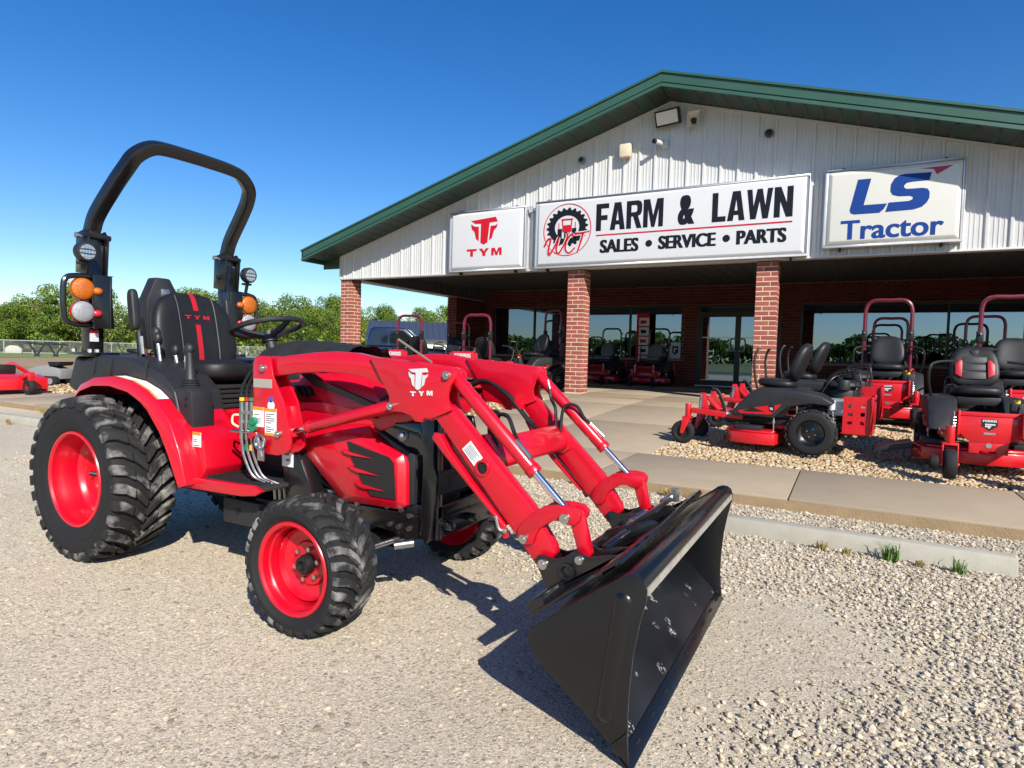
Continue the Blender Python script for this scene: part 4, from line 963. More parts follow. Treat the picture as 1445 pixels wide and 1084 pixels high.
# black nose with headlamps
pl_ = [(-2.14, 2.365), (-1.90, 2.42), (-1.77, 2.52), (-1.74, 2.62), (-1.77, 2.72), (-1.90, 2.82), (-2.14, 2.875)]
nose = G().prism(pl_, .52, .955, 'z').build("nose", PLAST, tr, bevel=.012)
mir(lambda g: g.prism([(-2.07, .905), (-1.84, .80), (-1.80, .79), (-1.80, .545), (-1.86, .535), (-1.9, .79)], 2.352, 2.42, 'y'), "nose_cheek", PLAST, tr, bevel=.008)
G().prism([(2.46, .56), (2.78, .56), (2.80, .78), (2.44, .78)], -1.745, -1.735, 'x').build("front_grille", MESHG, nose, smooth=0)
def lamp_(g): g.lathe([(.0, .045), (.03, .04), (.046, .018), (.05, 0.), (.05, -.03)], (0, 0, 0), 'x', 24, close=False)
for far in (0, 1):
    g = G(); lamp_(g); T_ = Matrix.Translation((-1.885, 2.372, .868)) @ Matrix.Rotation(R(-65), 4, 'Z')
    for v in g.b.verts: v.co = T_ @ (v.co*.62)
    if far: flipY(g, YC)
    hl = g.build("headlamp", LENS, tr); g = G(); lamp_(g)
    for v in g.b.verts: v.co = T_ @ (v.co*.32+Vector((.022, 0, .008)))
    if far: flipY(g, YC)
    g.build("bulb_cap", CHROME, hl)
    def bz(g): g.prism([(-2.02, .925), (-1.84, .90), (-1.80, .80), (-1.92, .81), (-2.0, .84)], 2.372, 2.39, 'y')
mir(lambda g: g.prism([(-2.08, .925), (-1.79, .94), (-1.755, .80), (-1.80, .76), (-1.90, .79), (-1.99, .83)], 2.372, 2.40, 'y'), "lamp_surround", mat("gloss_black", (.004, .004, .006), .06, coat=1.), tr, bevel=.004)
# brush guard and plate lettered with cut out letters
def guard(g):
    g.prism([(-1.737, .975), (-1.669, .975), (-1.664, .744), (-1.646, .70), (-1.646, .66), (-1.66, .512), (-1.672, .40), (-1.70, .385), (-1.734, .42), (-1.732, .53), (-1.726, .67), (-1.724, .74)], 2.318, 2.332, 'y')
gd = mir(guard, "brush_guard", BLACK, tr, bevel=.004)
pt = G().box(-1.648, -1.640, 2.334, 2*YC-2.334, .615, .725).build("guard_plate", PLAST, tr, bevel=.002)
G().box(-1.66, -1.645, 2.334, 2*YC-2.334, .50, .56).box(-1.70, -1.66, 2.34, 2.9, .40, .50).cyl((-1.66, 2.4, .46), (-1.60, 2.4, .46), .02).cyl((-1.66, 2.6, .46), (-1.6, 2.6, .46), .02).build("front_hitch", BLACK, tr, bevel=.004)
for ch, y in (("T", 2.43), ("Y", 2.62), ("M", 2.81)):
    place_mesh("letter", block(ch, .085, .06, .003), DARK, pt, (-1.640, y, .676), (0, 1, 0), (0, 0, 1))
mir(lambda g: g.box(-1.675, -1.645, 2.34, 2.37, .40, .97), "guard_flange", BLACK, tr, bevel=.003)

# loader posts
POST = [(-2.71, 1.19), (-2.70, 1.222), (-2.67, 1.238), (-2.586, 1.237), (-2.564, 1.14), (-2.48, 1.008), (-2.425, .82), (-2.43, .775), (-2.465, .75), (-2.52, .735), (-2.60, .735), (-2.67, .765), (-2.71, .811)]
def post(g):
    g.prism(POST, 2.163, 2.177, 'y'); g.prism(POST, 2.25, 2.264, 'y')
    g.box(-2.705, -2.69, 2.177, 2.25, .84, 1.19); g.prism([(-2.60, 1.0), (-2.50, .985), (-2.45, .83), (-2.6, .80)], 2.177, 2.25, 'y')
posts = mir(post, "loader_post", RED, tr, bevel=.004)
mir(lambda g: g.prism([(-2.62, .75), (-2.50, .74), (-2.40, .56), (-2.36, .42), (-2.58, .42), (-2.60, .60)], 2.27, 2.36, 'y'), "post_bracket", BLACK, tr, bevel=.008)
def disc(x, z, y, r, m, parent, name="pin", t=.014, both=True):
    def b(g): g.cyl((x, y, z), (x, y-t, z), r, r*.9, n=18); g.cyl((x, y-t, z), (x, y-t-.006, z), r*.45, n=10)
    return mir(b, name, m, parent, smooth=40)
disc(-2.626, 1.176, 2.163, .02, ZINC, posts); disc(-2.51, .846, 2.163, .02, ZINC, posts)
# stickers on the near post
pn = posts[0]
G().box(-2.70, -2.565, 2.160, 2.163, 1.075, 1.12).build("decal", mat("data_plate", (.42, .40, .33), .4, metal=.3), pn, smooth=0)
def decal(x0, x1, z0, z1, y, parent, topped=0., bot=0.):
    d = G().box(x0, x1, y-.0025, y, z0, z1).build("decal", WHITE, parent, smooth=0)
    if topped: G().box(x0, x1, y-.004, y-.0024, z1-topped, z1).build("warning_band", OCHRE, parent, smooth=0)
    if bot: G().box(x0, x1, y-.004, y-.0024, z0, z0+bot).build("warning_band", OCHRE, parent, smooth=0)
    g = G(); n = int((z1-z0-topped-bot)/.011)
    for i in range(n):
        if random.random() < .8: g.box(x0+.008, x0+.008+(x1-x0-.016)*random.uniform(.5, 1), y-.0038, y-.0024, z0+bot+.006+i*.011, z0+bot+.010+i*.011)
    g.build("small_print", INK, parent, smooth=0); return d
decal(-2.704, -2.622, .872, .974, 2.163, pn, .016); decal(-2.612, -2.53, .832, .972, 2.163, pn, .016, .014)
G().lathe([(.0, -.003), (.015, -.003), (.015, 0)], (-2.57, 2.163, 1.017), 'y', 20, close=False).build("decal", BLUE_DOT, pn, smooth=0)
G().lathe([(.0, -.003), (.024, -.003), (.024, 0)], (-2.569, 2.163, .986), 'y', 24, close=False).build("decal", WHITE, pn, smooth=0)
d = G().box(-2.60, -2.52, 2.262, 2.266, .66, .75).build("decal", WHITE, tr, smooth=0)
G().box(-2.58, -2.55, 2.258, 2.262, .72, .735).box(-2.565, -2.545, 2.258, 2.262, .69, .70).build("small_print", INK, d, smooth=0)

# booms: upper beam, knee plates, lower beam
def boom(g):
    g.prism([(-2.64, 1.222), (-2.463, 1.246), (-2.286, 1.265), (-2.16, 1.272), (-2.039, 1.268), (-1.9, 1.247), (-1.80, 1.10), (-1.881, 1.133), (-1.997, 1.158), (-2.117, 1.170), (-2.242, 1.170), (-2.416, 1.158), (-2.64, 1.125)], 2.186, 2.244, 'y')
def knee(g):
    Kp = [(-1.926, 1.251), (-1.70, 1.235), (-1.50, 1.217), (-1.47, 1.212), (-1.452, 1.195), (-1.452, 1.175), (-1.476, 1.142), (-1.490, 1.105), (-1.489, 1.071), (-1.477, 1.046), (-1.469, 1.036), (-1.572, .992), (-1.614, .992), (-1.621, .973), (-1.66, .973), (-1.684, .998), (-1.728, 1.009), (-1.788, 1.011), (-1.805, 1.039), (-1.81, 1.078), (-1.833, 1.115)]
    g.prism(Kp, 2.168, 2.184, 'y'); g.prism(Kp, 2.246, 2.262, 'y')
    g.prism([(-1.925, 1.245), (-1.55, 1.213), (-1.56, 1.12), (-1.60, 1.01), (-1.66, 1.01), (-1.70, 1.1), (-1.83, 1.13)], 2.185, 2.245, 'y')
def lowb(g): g.prism([(-1.575, 1.005), (-1.562, .99), (-1.05, .432), (-1.035, .425), (-.975, .50), (-.985, .53), (-1.085, .672), (-1.46, 1.03), (-1.50, 1.06)], 2.186, 2.244, 'y')
booms = mir(boom, "loader_boom", RED, tr, bevel=.006)
knees = mir(knee, "boom_knee_plate", RED, booms, bevel=.003); lows = mir(lowb, "boom_lower_beam", RED, booms, bevel=.008)
disc(-1.494, 1.184, 2.168, .019, ZINC, booms); disc(-1.795, 1.033, 2.168, .018, ZINC, booms)
k0_ = booms[0]
place_mesh("emblem", emblem(.105, .098, .004), SILV, k0_, (-1.645, 2.1665, 1.162), FX, FZ)
for ch, x in (("T", -1.672), ("Y", -1.626), ("M", -1.582)): place_mesh("lettering", block(ch, .030, .021, .003), SILV, k0_, (x, 2.1665, 1.096+(x+1.672)*.08), FX, FZ)
# round cross hole and sticker on the lower beam
mir(lambda g: g.lathe([(.034, -.001), (.034, -.009), (.026, -.009), (.026, -.001)], (-1.317, 2.186, .805), 'y', 24, close=False), "hole_rim", RED, booms)
mir(lambda g: g.lathe([(0, -.002), (.027, -.002), (.027, .0)], (-1.317, 2.186, .805), 'y', 20, close=False), "hole", DARK, booms, smooth=0)
g = G(); T_ = Matrix.Translation((-1.368, 2.184, .86)) @ Matrix.Rotation(R(47), 4, 'Y')
g.box(-.045, .045, -.002, .001, -.028, .028, T_); d = g.build("decal", WHITE, k0_, smooth=0); g = G()
for i in range(6): g.box(-.038, .02+.012*(i % 2), -.0035, -.0018, -.020+i*.0075, -.0185+i*.0075, T_)
g.build("small_print", INK, k0_, smooth=0)
# cylinders
def cyl_pair(name, p0, p1, split, r, rr, y, gl=.02):
    p0, p1 = Vector((p0[0], y, p0[1])), Vector((p1[0], y, p1[1])); q = p0.lerp(p1, split); e = p0.lerp(p1, split-.035)
    def b(g): g.cyl(p0, q, r, n=24); g.cyl(e, q+(p1-p0).normalized()*.004, r*1.1, n=24); g.cyl(p0+Vector((0, -.033, 0)), p0+Vector((0, .033, 0)), r*1.05, n=20)
    cs = mir(b, name, RED, tr, bevel=.002); mir(lambda g: (g.cyl(q, p1, rr, n=20)), "rod", CHROME, cs)
    mir(lambda g: g.cyl(p1+Vector((0, -.03, 0)), p1+Vector((0, .03, 0)), r*.95, n=18), "rod_eye", RED, cs); return cs
cyl_pair("bucket_cylinder", (-1.497, 1.187), (-.925, .655), .715, .0305, .0165, 2.215)
lc = cyl_pair("lift_cylinder", (-1.80, 1.035), (-2.50, .852), .80, .029, .0165, 2.215)
# curved bell cranks, links and stands
BELL = [(-1.135, .575), (-1.112, .614), (-1.072, .655), (-1.023, .688), (-.97, .70), (-.929, .703), (-.885, .698), (-.865, .68), (-.868, .652), (-.885, .635), (-.912, .628), (-.951, .64), (-.981, .637), (-1.014, .615), (-1.042, .594), (-1.056, .566), (-1.065, .53), (-1.104, .52), (-1.13, .54)]
bells = mir(lambda g: (g.prism(BELL, 2.165, 2.183, 'y'), g.prism(BELL, 2.247, 2.265, 'y')), "bell_crank", RED, tr, bevel=.004)
disc(-1.104, .547, 2.165, .020, ZINC, bells); disc(-.928, .655, 2.165, .022, ZINC, bells)
def lk(g):
    g.prism([(-.935, .68), (-.895, .69), (-.872, .67), (-.83, .52), (-.85, .495), (-.88, .505)], 2.19, 2.24, 'y')
mir(lk, "bucket_link", RED, tr, bevel=.008)
def stand(g):
    pts = [(-1.557, .935), (-1.572, .908), (-1.52, .855), (-1.364, .712), (-1.24, .60), (-1.215, .545), (-1.199, .526), (-1.177, .536), (-1.189, .575), (-1.36, .735), (-1.49, .87), (-1.53, .932)]
    g.prism(pts, 2.172, 2.180, 'y'); g.prism([(-1.53, .93), (-1.49, .86), (-1.36, .727), (-1.20, .58), (-1.21, .572), (-1.37, .715), (-1.5, .845), (-1.545, .915)], 2.181, 2.24, 'y')
sts = mir(stand, "parking_stand", RED, tr, bevel=.003); disc(-1.19, .565, 2.172, .012, ZINC, sts)
mir(lambda g: g.tube(spline([(-1.235, 2.16, .62), (-1.215, 2.155, .57), (-1.195, 2.165, .565)], 4), .006, 6), "stand_pin", ZINC, sts)
# cross tube between the booms
g = G(); pr = [(-1.355, .905), (-1.335, .918), (-1.295, .865), (-1.282, .845), (-1.278, .805), (-1.288, .788), (-1.32, .782), (-1.345, .80), (-1.36, .84)]
g.prism(pr, 2.245, 2*YC-2.245, 'y').build("cross_tube", RED, tr, bevel=.006)
mir(lambda g: g.prism([(-1.38, .93), (-1.33, .94), (-1.27, .85), (-1.265, .79), (-1.30, .765), (-1.36, .77)], 2.245, 2.262, 'y'), "cross_tube_flange", RED, tr, bevel=.004)
# quick attach frame
QA = [(-1.047, .476), (-1.035, .495), (-1.014, .499), (-.965, .492), (-.923, .507), (-.885, .535), (-.86, .538), (-.827, .525), (-.745, .545), (-.66, .572), (-.64, .60), (-.96, .345), (-.985, .36)]
qa = mir(lambda g: g.prism(QA, 2.150, 2.164, 'y'), "coupler_plate", BLACK, tr, bevel=.002)
mir(lambda g: g.prism(QA, 2.266, 2.280, 'y'), "coupler_inner_plate", BLACK, tr, bevel=.002)
disc(-1.008, .467, 2.150, .022, ZINC, qa); disc(-.857, .511, 2.150, .018, ZINC, qa)
mir(lambda g: g.lathe([(.032, 0), (.032, -.012), (.022, -.012), (.02, .005), (0, .005)], (-.907, 2.150, .458), 'y', 24, close=False), "boss", BLACK, qa)
d_ = Vector((.31, 0, .238)).normalized(); n_ = Vector((-d_.z, 0, d_.x))
def slab_(x0, z0, l, t, y0, y1, g):
    a = Vector((x0, 0, z0)); q = [a, a+d_*l, a+d_*l+n_*t, a+n_*t]; g.prism([(p.x, p.z) for p in q], y0, y1, 'y')
g = G(); slab_(-.968, .330, .40, .012, 1.97, 2*YC-1.97, g); slab_(-.968, .345, .07, .035, 1.97, 2*YC-1.97, g); slab_(-.70, .535, .085, .022, 1.97, 2*YC-1.97, g)
g.build("coupler_back_plate", BLACK, tr, bevel=.003)
g = G(); g.cyl((-.95, 2.28, .44), (-.95, 2*YC-2.28, .44), .024); g.cyl((-.80, 2.28, .53), (-.80, 2*YC-2.28, .53), .018)
g.prism([(-.97, .40), (-.90, .52), (-.70, .60), (-.66, .58)], 2.55, 2.565, 'y'); g.prism([(-.97, .40), (-.90, .52), (-.70, .60), (-.66, .58)], 2.85, 2.865, 'y'); slab_(-.86, .49, .22, .02, 2.57, 2.86, g)
g.build("coupler_cross_bar", BLACK, tr, bevel=.003)
pts = []
for i in range(97):
    a = i/8*2*math.pi; f = i/96; c = Vector((-.80, 2.62, .548)).lerp(Vector((-.80, 2.80, .548)), f); pts.append(c+Vector((.022*math.cos(a), 0, .022*math.sin(a))))
G().tube(pts, .0045, 6).build("spring", STEEL, tr)
g = G(); g.cyl((-.80, 2.57, .548), (-.80, 2.86, .548), .011); g.cyl((-.80, 2.58, .548), (-.80, 2.62, .548), .022); g.cyl((-.80, 2.80, .548), (-.80, 2.83, .548), .022); g.cyl((-.74, 2.88, .60), (-.70, 2.98, .63), .016); g.cyl((-.70, 2.95, .60), (-.70, 2.95, .66), .022, n=6); g.build("latch_rod", ZINC, tr)

# bucket
SCUFF = bpy.data.materials.new("scuffed_bucket_paint"); SCUFF.use_nodes = True; N = SCUFF.node_tree.nodes; L = SCUFF.node_tree.links; p = N["Principled BSDF"]
tc = N.new("ShaderNodeTexCoord"); v = N.new("ShaderNodeTexVoronoi"); v.inputs['Scale'].default_value = 10.; L.new(tc.outputs['Object'], v.inputs['Vector'])
n = N.new("ShaderNodeTexNoise"); n.inputs['Scale'].default_value = 70; n.inputs['Detail'].default_value = 4; L.new(tc.outputs['Object'], n.inputs['Vector'])
n2 = N.new("ShaderNodeTexNoise"); n2.inputs['Scale'].default_value = 2.2; L.new(tc.outputs['Object'], n2.inputs['Vector'])
def mth(op, a, b):
    m = N.new("ShaderNodeMath"); m.operation = op
    for i, q in enumerate((a, b)):
        if isinstance(q, float): m.inputs[i].default_value = q
        else: L.new(q, m.inputs[i])
    return m.outputs[0]
sp1 = maprange(N, L, v.outputs['Distance'], .30, .16); sp2 = maprange(N, L, n.outputs['Fac'], .50, .57); sp3 = maprange(N, L, n2.outputs['Fac'], .40, .46)
fac = mth('MULTIPLY', mth('MULTIPLY', sp1, sp2), sp3)
film = maprange(N, L, n2.outputs['Fac'], .4, .75, 0., .03)
col = mixc(N, L, mth('MAXIMUM', mth('MULTIPLY', fac, .8), film), (.007, .0075, .009), (.5, .49, .46)); L.new(col, p.inputs['Base Color'])
L.new(maprange(N, L, n2.outputs['Fac'], .35, .7, .2, .42), p.inputs['Roughness']); p.inputs['Coat Weight'].default_value = .15; p.inputs['Coat Roughness'].default_value = .12; p.inputs['Specular IOR Level'].default_value = .3
bk = empty("bucket"); bk.parent = tr; ORG[bk.name] = ORG[tr.name]
B0, B1 = 1.815, 3.405
prof = [(-.545, .004), (-.59, .050), (-.712, .155), (-.813, .230), (-.868, .275), (-.893, .31), (-.898, .335), (-.888, .362), (-.853, .393), (-.723, .493), (-.631, .558), (-.575, .597)]
inn = []
for i, (x, z) in enumerate(prof):
    a = Vector(prof[max(0, i-1)]); b = Vector(prof[min(len(prof)-1, i+1)]); t_ = (b-a).normalized(); inn.append((x-(-t_.y)*-.009, z+(-t_.x)*-.009) if False else (x+t_.y*.009, z-t_.x*.009))
def strip(g, A, B, y0, y1):
    g.loft([[(x, y0, z) for x, z in A+B[::-1]], [(x, y1, z) for x, z in A+B[::-1]]])
g = G(); strip(g, prof, inn, B0+.012, B1-.012); g.build("shell", SCUFF, bk, smooth=40)
SIDEP = [(-.600, .588), (-.580, .606), (-.555, .616), (-.530, .614), (-.512, .601), (-.503, .575), (-.503, .545), (-.521, .471), (-.539, .362), (-.547, .254), (-.549, .166), (-.545, .06), (-.538, .004), (-.586, .048), (-.712, .152), (-.813, .227), (-.874, .275), (-.90, .318), (-.902, .34), (-.893, .366), (-.853, .398), (-.723, .498), (-.64, .558)]
for y0, y1 in ((B0, B0+.012), (B1-.012, B1)):
    sd = G().prism(SIDEP, y0, y1, 'y').build("side_plate", BUCKB, bk, bevel=.003)
    s_ = -1 if y0 < 2 else 1; yo = y0 if s_ < 0 else y1; g = G()
    for v_, rr, ln in ((0, 1., 0), (1, .55, 0)): pass
    a, b = Vector((-.577, yo, .525)), Vector((-.622, yo, .155)); d = (b-a).normalized(); q = Vector((-d.z, 0, d.x)); rings = []
    for off, rad in ((.001, .030), (-.004, .026), (-.009, .016), (-.011, .006)):
        ring = []
        for i in range(24):
            t = 2*math.pi*i/24; c = a if math.cos(t) > 0 else b
            ring.append(c+(-d*math.cos(t)+q*math.sin(t))*rad-Vector((0, off*s_, 0)))
        rings.append(ring)
    g.loft(rings); g.build("pressed_rib", BUCKB, bk, smooth=60)
    g = G(); g.prism([(-.60, .062), (-.548, .12), (-.541, .05), (-.536, .004), (-.585, .045)], y0-.006 if s_ < 0 else y1, y0 if s_ < 0 else y1+.006, 'y'); g.build("corner_plate", BUCKB, bk, bevel=.002)
LIP = [(-.605, .578), (-.565, .604), (-.535, .612), (-.518, .603), (-.508, .58), (-.507, .552), (-.517, .548), (-.535, .552), (-.56, .568)]
G().prism(LIP, B0+.013, B1-.013, 'y').build("top_lip", BUCKB, bk, bevel=.003)
G().prism([(-.503, .578), (-.5015, .553), (-.5075, .553), (-.5085, .578)], B0+.02, B1-.03, 'y').build("worn_edge", WORN, bk, smooth=0)
slots = G().prism([(-.532, -.004), (-.524, .006), (-.566, .043), (-.578, .036)], B0-.006, B1+.006, 'y').build("cutting_edge", BUCKB, bk, bevel=.003)
g = G()
for i in range(9): y = B0+.1+i*.175; G().prism([(-.553, .025), (-.546, .019), (-.541, .025), (-.548, .031)], y, y+.035, 'y').build("edge_slot", DARK, bk, smooth=0)

# fenders, covers, floor
FP = [(-4.19, .915), (-4.15, .96), (-4.066, 1.03), (-3.92, 1.077), (-3.734, 1.091), (-3.536, 1.068), (-3.40, 1.025), (-3.32, .98), (-3.188, .862), (-3.11, .715), (-3.05, .54)]
def fender(g):
    secs = []
    for i, (x, z) in enumerate(FP):
        a = Vector(FP[max(0, i-1)]); b = Vector(FP[min(len(FP)-1, i+1)]); t = (b-a).normalized(); nx, nz = -t.y, t.x
        w = [.03, .035, .045, .05, .055, .06, .07, .075, .085, .07, .04][i]
        secs.append([(x, 2.02, z), (x-nx*w, 2.0, z-nz*w), (x-nx*w, 2.012, z-nz*w), (x-nx*.014, 2.04, z-nz*.014), (x-nx*.014, 2.38, z-nz*.014), (x, 2.38, z)])
    g.loft(secs)
fd = mir(fender, "fender", RED, tr, bevel=.004, smooth=40)
mir(lambda g: g.prism([(-3.20, .865), (-3.13, .83), (-3.03, .77), (-3.0, .62), (-3.05, .54), (-3.11, .70)], 2.10, 2.34, 'y'), "fender_front_panel", RED, fd, bevel=.01)
g = G()
for y0, y1, i0, i1 in ((2.03, 2.10, 4, 7),):
    for i in range(i0, i1):
        (xa, za), (xb, zb) = FP[i], FP[i+1]; g.face([(xa, y0, za+.0025), (xb, y0, zb+.0025), (xb, y1, zb+.0025), (xa, y1, za+.0025)])
d = g.build("decal", WHITE, fd[0], smooth=0); g = G()
for y0, y1 in ((2.03, 2.042),):
    for i in range(4, 7): (xa, za), (xb, zb) = FP[i], FP[i+1]; g.face([(xa, y0, za+.004), (xb, y0, zb+.004), (xb, y1, zb+.004), (xa, y1, za+.004)])
g.build("warning_band", OCHRE, fd[0], smooth=0)
decal(-3.105, -3.035, .735, .815, 2.098, fd[0], .016)
CV = [(-4.39, 1.0), (-4.31, 1.185), (-4.28, 1.20), (-4.22, 1.175), (-4.04, 1.21), (-3.93, 1.205), (-3.70, 1.195), (-3.56, 1.16), (-3.40, 1.11), (-3.285, 1.025), (-3.24, .90), (-3.225, .83), (-3.27, .86), (-3.36, .97), (-3.54, 1.064), (-3.74, 1.088), (-3.92, 1.073), (-4.07, 1.024), (-4.2, .93)]
cv = mir(lambda g: g.prism(CV, 2.105, 2.40, 'y'), "fender_cover", PLAST, tr, bevel=.022, seg=3)
for x in (-4.10, -3.92, -3.56): mir(lambda g: g.prism([(x, 1.09), (x+.02, 1.09), (x+.04, 1.19), (x+.02, 1.19)], 2.098, 2.107, 'y'), "cover_rib", PLAST, cv, bevel=.003)
g = G(); g.box(-4.3, -3.5, 2.40, 2.84, .75, 1.10); g.build("rear_housing", PLAST, tr, bevel=.02)
red_p = G().prism([(-3.54, .88), (-2.98, .93), (-2.97, .60), (-3.46, .57)], 2.40, 2*YC-2.40, 'y').build("seat_platform", RED, tr, bevel=.012)
fl_ = G().box(-3.16, -2.56, 2.105, 2*YC-2.105, .550, .572).build("floor_mat", mat("floor_mat_rubber", (.02, .018, .018), .65, bump=.5, bscale=60), tr, bevel=.004)
g = G()
for i in range(9): y = 2.13+i*.032; g.box(-3.08+i*.012, -2.62, y, y+.016, .572, .579)
g.build("mat_rib", RUB, fl_, bevel=.002)
mir(lambda g: g.prism([(-3.19, .505), (-3.16, .568), (-2.60, .583), (-2.53, .562), (-2.58, .535), (-2.68, .52)], 2.075, 2.105, 'y'), "floor_skirt", RED, tr, bevel=.006)
tb_ = G().box(-2.995, -2.70, 2.20, 2.42, .315, .455).box(-2.78, -2.58, 2.24, 2.42, .36, .47).build("step_box", PLAST, tr, bevel=.012)
place_mesh("emblem", emblem(.045, .04, .002), DARK, tb_, (-2.87, 2.199, .39), FX, FZ)
G().tube([(-3.25, 2.25, .52), (-2.9, 2.22, .46)], .012, 6).tube([(-3.2, 2.3, .50), (-2.7, 2.3, .44)], .02, 6).build("rail", DARK, tr)
# seat
seat = empty("seat"); seat.parent = tr; ORG[seat.name] = ORG[tr.name]
def pad(cx, cy, cz, hx, hy, hz, rot, name, m, p=3.2, taper=0., seg=20, bow=0., parent=seat):
    T_ = Matrix.Translation((cx, cy, cz)) @ Matrix.Rotation(rot, 4, 'Y'); g = G(); rows = []
    for i in range(seg+1):
        v = -math.pi/2+math.pi*i/seg; cv_, sv = math.cos(v), math.sin(v); row = []
        e = lambda q: math.copysign(abs(q)**(2/p), q)
        for j in range(36):
            u = 2*math.pi*j/36; x = e(cv_)*e(math.cos(u))*hx; y = e(cv_)*e(math.sin(u))*hy; z = e(sv)*hz
            y *= 1-taper*(z/hz+1)/2*abs(z/hz+1)/2; x += bow*(y/hy)**2
            row.append(T_ @ Vector((x, y, z)))
        rows.append(row)
    g.loft(rows); return g.build(name, m, parent, smooth=60)
ROT = R(-12)
back = pad(-3.90, YC, 1.35, .085, .30, .285, ROT, "backrest", VINYL, 2.8, .12, bow=.05)
cush = pad(-3.60, YC, 1.12, .28, .275, .075, R(-4), "cushion", VINYL, 3.6, bow=0)
def on_back(dz, dy, w, h, off=.0):
    q = Matrix.Translation((-3.90, YC, 1.35)) @ Matrix.Rotation(ROT, 4, 'Y') @ Vector((.088+off+.05*(dy/.29)**2, dy, dz)); return q
ux_, uz_ = Vector((0, 1, 0)), Matrix.Rotation(ROT, 3, 'Y') @ Vector((0, 0, 1))
def strip_back(y, z0, z1, w, m, name):
    g = G(); T_ = Matrix.Translation((-3.90, YC, 1.35)) @ Matrix.Rotation(ROT, 4, 'Y'); rows = []
    for i in range(9):
        z = z0+(z1-z0)*i/8; xx = .085*(max(0, 1-abs(z/.285)**3.)**(1/3.))+.003
        rows.append([T_ @ Vector((xx+.05*((y+d)/.29)**2, y+d, z)) for d in (-w/2, w/2)])
    g.grid(rows); return g.build(name, m, seat, smooth=60)
strip_back(0, .15, .275, .035, REDV, "red_stripe"); strip_back(0, -.22, .055, .035, REDV, "red_stripe")
for s in (-1, 1): strip_back(s*.13, -.24, .25, .006, GVINYL, "seam")
for ch, y in (("T", -.065), ("Y", 0.0), ("M", .065)): place_mesh("lettering", block(ch, .044, .026, .003), REDV, seat, on_back(.103, y, 0, 0, -.002), ux_, uz_)
g = G()
for i in range(5): g.box(-3.82+.01*(i % 2), -3.36-.01*(i % 2), 2.41, 2.83, .90+i*.03, .925+i*.03)
g.build("suspension", FABRIC, seat, bevel=.008); G().lathe([(0, -.03), (.03, -.03), (.032, 0)], (-3.40, 2.41, 1.02), 'y', 16, close=False).build("weight_knob", DARK, seat)
for s in (-1, 1):
    pad(-3.98, YC+s*.335, 1.5, .032, .026, .13, R(-8), "armrest", PLAST, 4.)
    G().cyl((-3.93, YC+s*.33, 1.36), (-3.90, YC+s*.33, 1.14), .02).box(-3.96, -3.84, YC+s*.33-.03, YC+s*.33+.03, 1.10, 1.17).build("seat_belt_anchor", DARK, seat, bevel=.006)
G().cyl((-3.88, YC-.345, 1.33), (-3.86, YC-.345, 1.22), .013, n=10).build("belt_buckle", ZINC, seat)
G().box(-3.62, -3.56, YC+.28, YC+.33, 1.12, 1.20).build("belt_latch", REDV, seat, bevel=.006)
G().prism([(2.46, 1.25), (2.45, 1.58), (2.515, 1.735), (2.615, 1.735), (2.70, 1.58), (2.70, 1.25)], -4.22, -4.12, 'x').build("manual_case", PLAST, tr, bevel=.012)
G().box(-4.115, -4.10, 2.54, 2.60, 1.60, 1.66).build("case_latch", ZINC, tr, bevel=.004)
# consoles, levers
con = mir(lambda g: g.prism([(-3.352, 1.04), (-3.27, .81), (-3.132, .825), (-3.15, 1.02), (-3.18, 1.05)], 2.115, 2.25, 'y'), "console", PLAST, tr, bevel=.01)
for x, z in ((-3.19, .99), (-3.19, .955)): G().cyl((x, 2.116, z), (x, 2.108, z), .009, n=10).build("screw", DARK, con[0])
lv = G().tube([(-3.262, 2.19, 1.04), (-3.262, 2.19, 1.07), (-3.27, 2.19, 1.2), (-3.275, 2.19, 1.24)], [.05, .034, .02, .02], 14).blob((-3.278, 2.19, 1.262), (.032, .026, .034), 2).build("joystick", PLAST, tr)
g = G()
for i in range(4): g.lathe([(.05-.005*i, 0), (.054-.005*i, .007), (.05-.005*i, .014)], (-3.262, 2.19, 1.04+i*.013), 'z', 16, close=False)
g.build("boot", RUB, lv)
def lever(x, y, z, h, kx, m=PLAST, kr=.028):
    o = G().tube([(x, y, z), (x+kx*.5, y, z+h*.6), (x+kx, y, z+h)], .011, 8).build("lever", ZINC if m is PLAST else DARK, tr); G().blob((x+kx, y, z+h+.02), (kr, kr*.8, kr*1.35), 2).build("knob", m, o)
lever(-3.66, 2.26, 1.17, .13, -.03); lever(-3.62, 2.34, 1.16, .07, -.02); lever(-3.72, 2.30, 1.17, .16, -.05, kr=.033); lever(-3.5, 2.32, 1.12, .1, .0, kr=.022)
lever(-3.22, 2.92, 1.06, .22, .02, REDV, .022); lever(-3.05, 2.95, 1.06, .22, .02, REDV, .022); lever(-3.14, 2.97, 1.06, .15, .02, MATS["orange_decal"], .018)
G().box(-3.4, -2.95, 2.86, 3.1, .85, 1.07).build("side_console", PLAST, tr, bevel=.02)
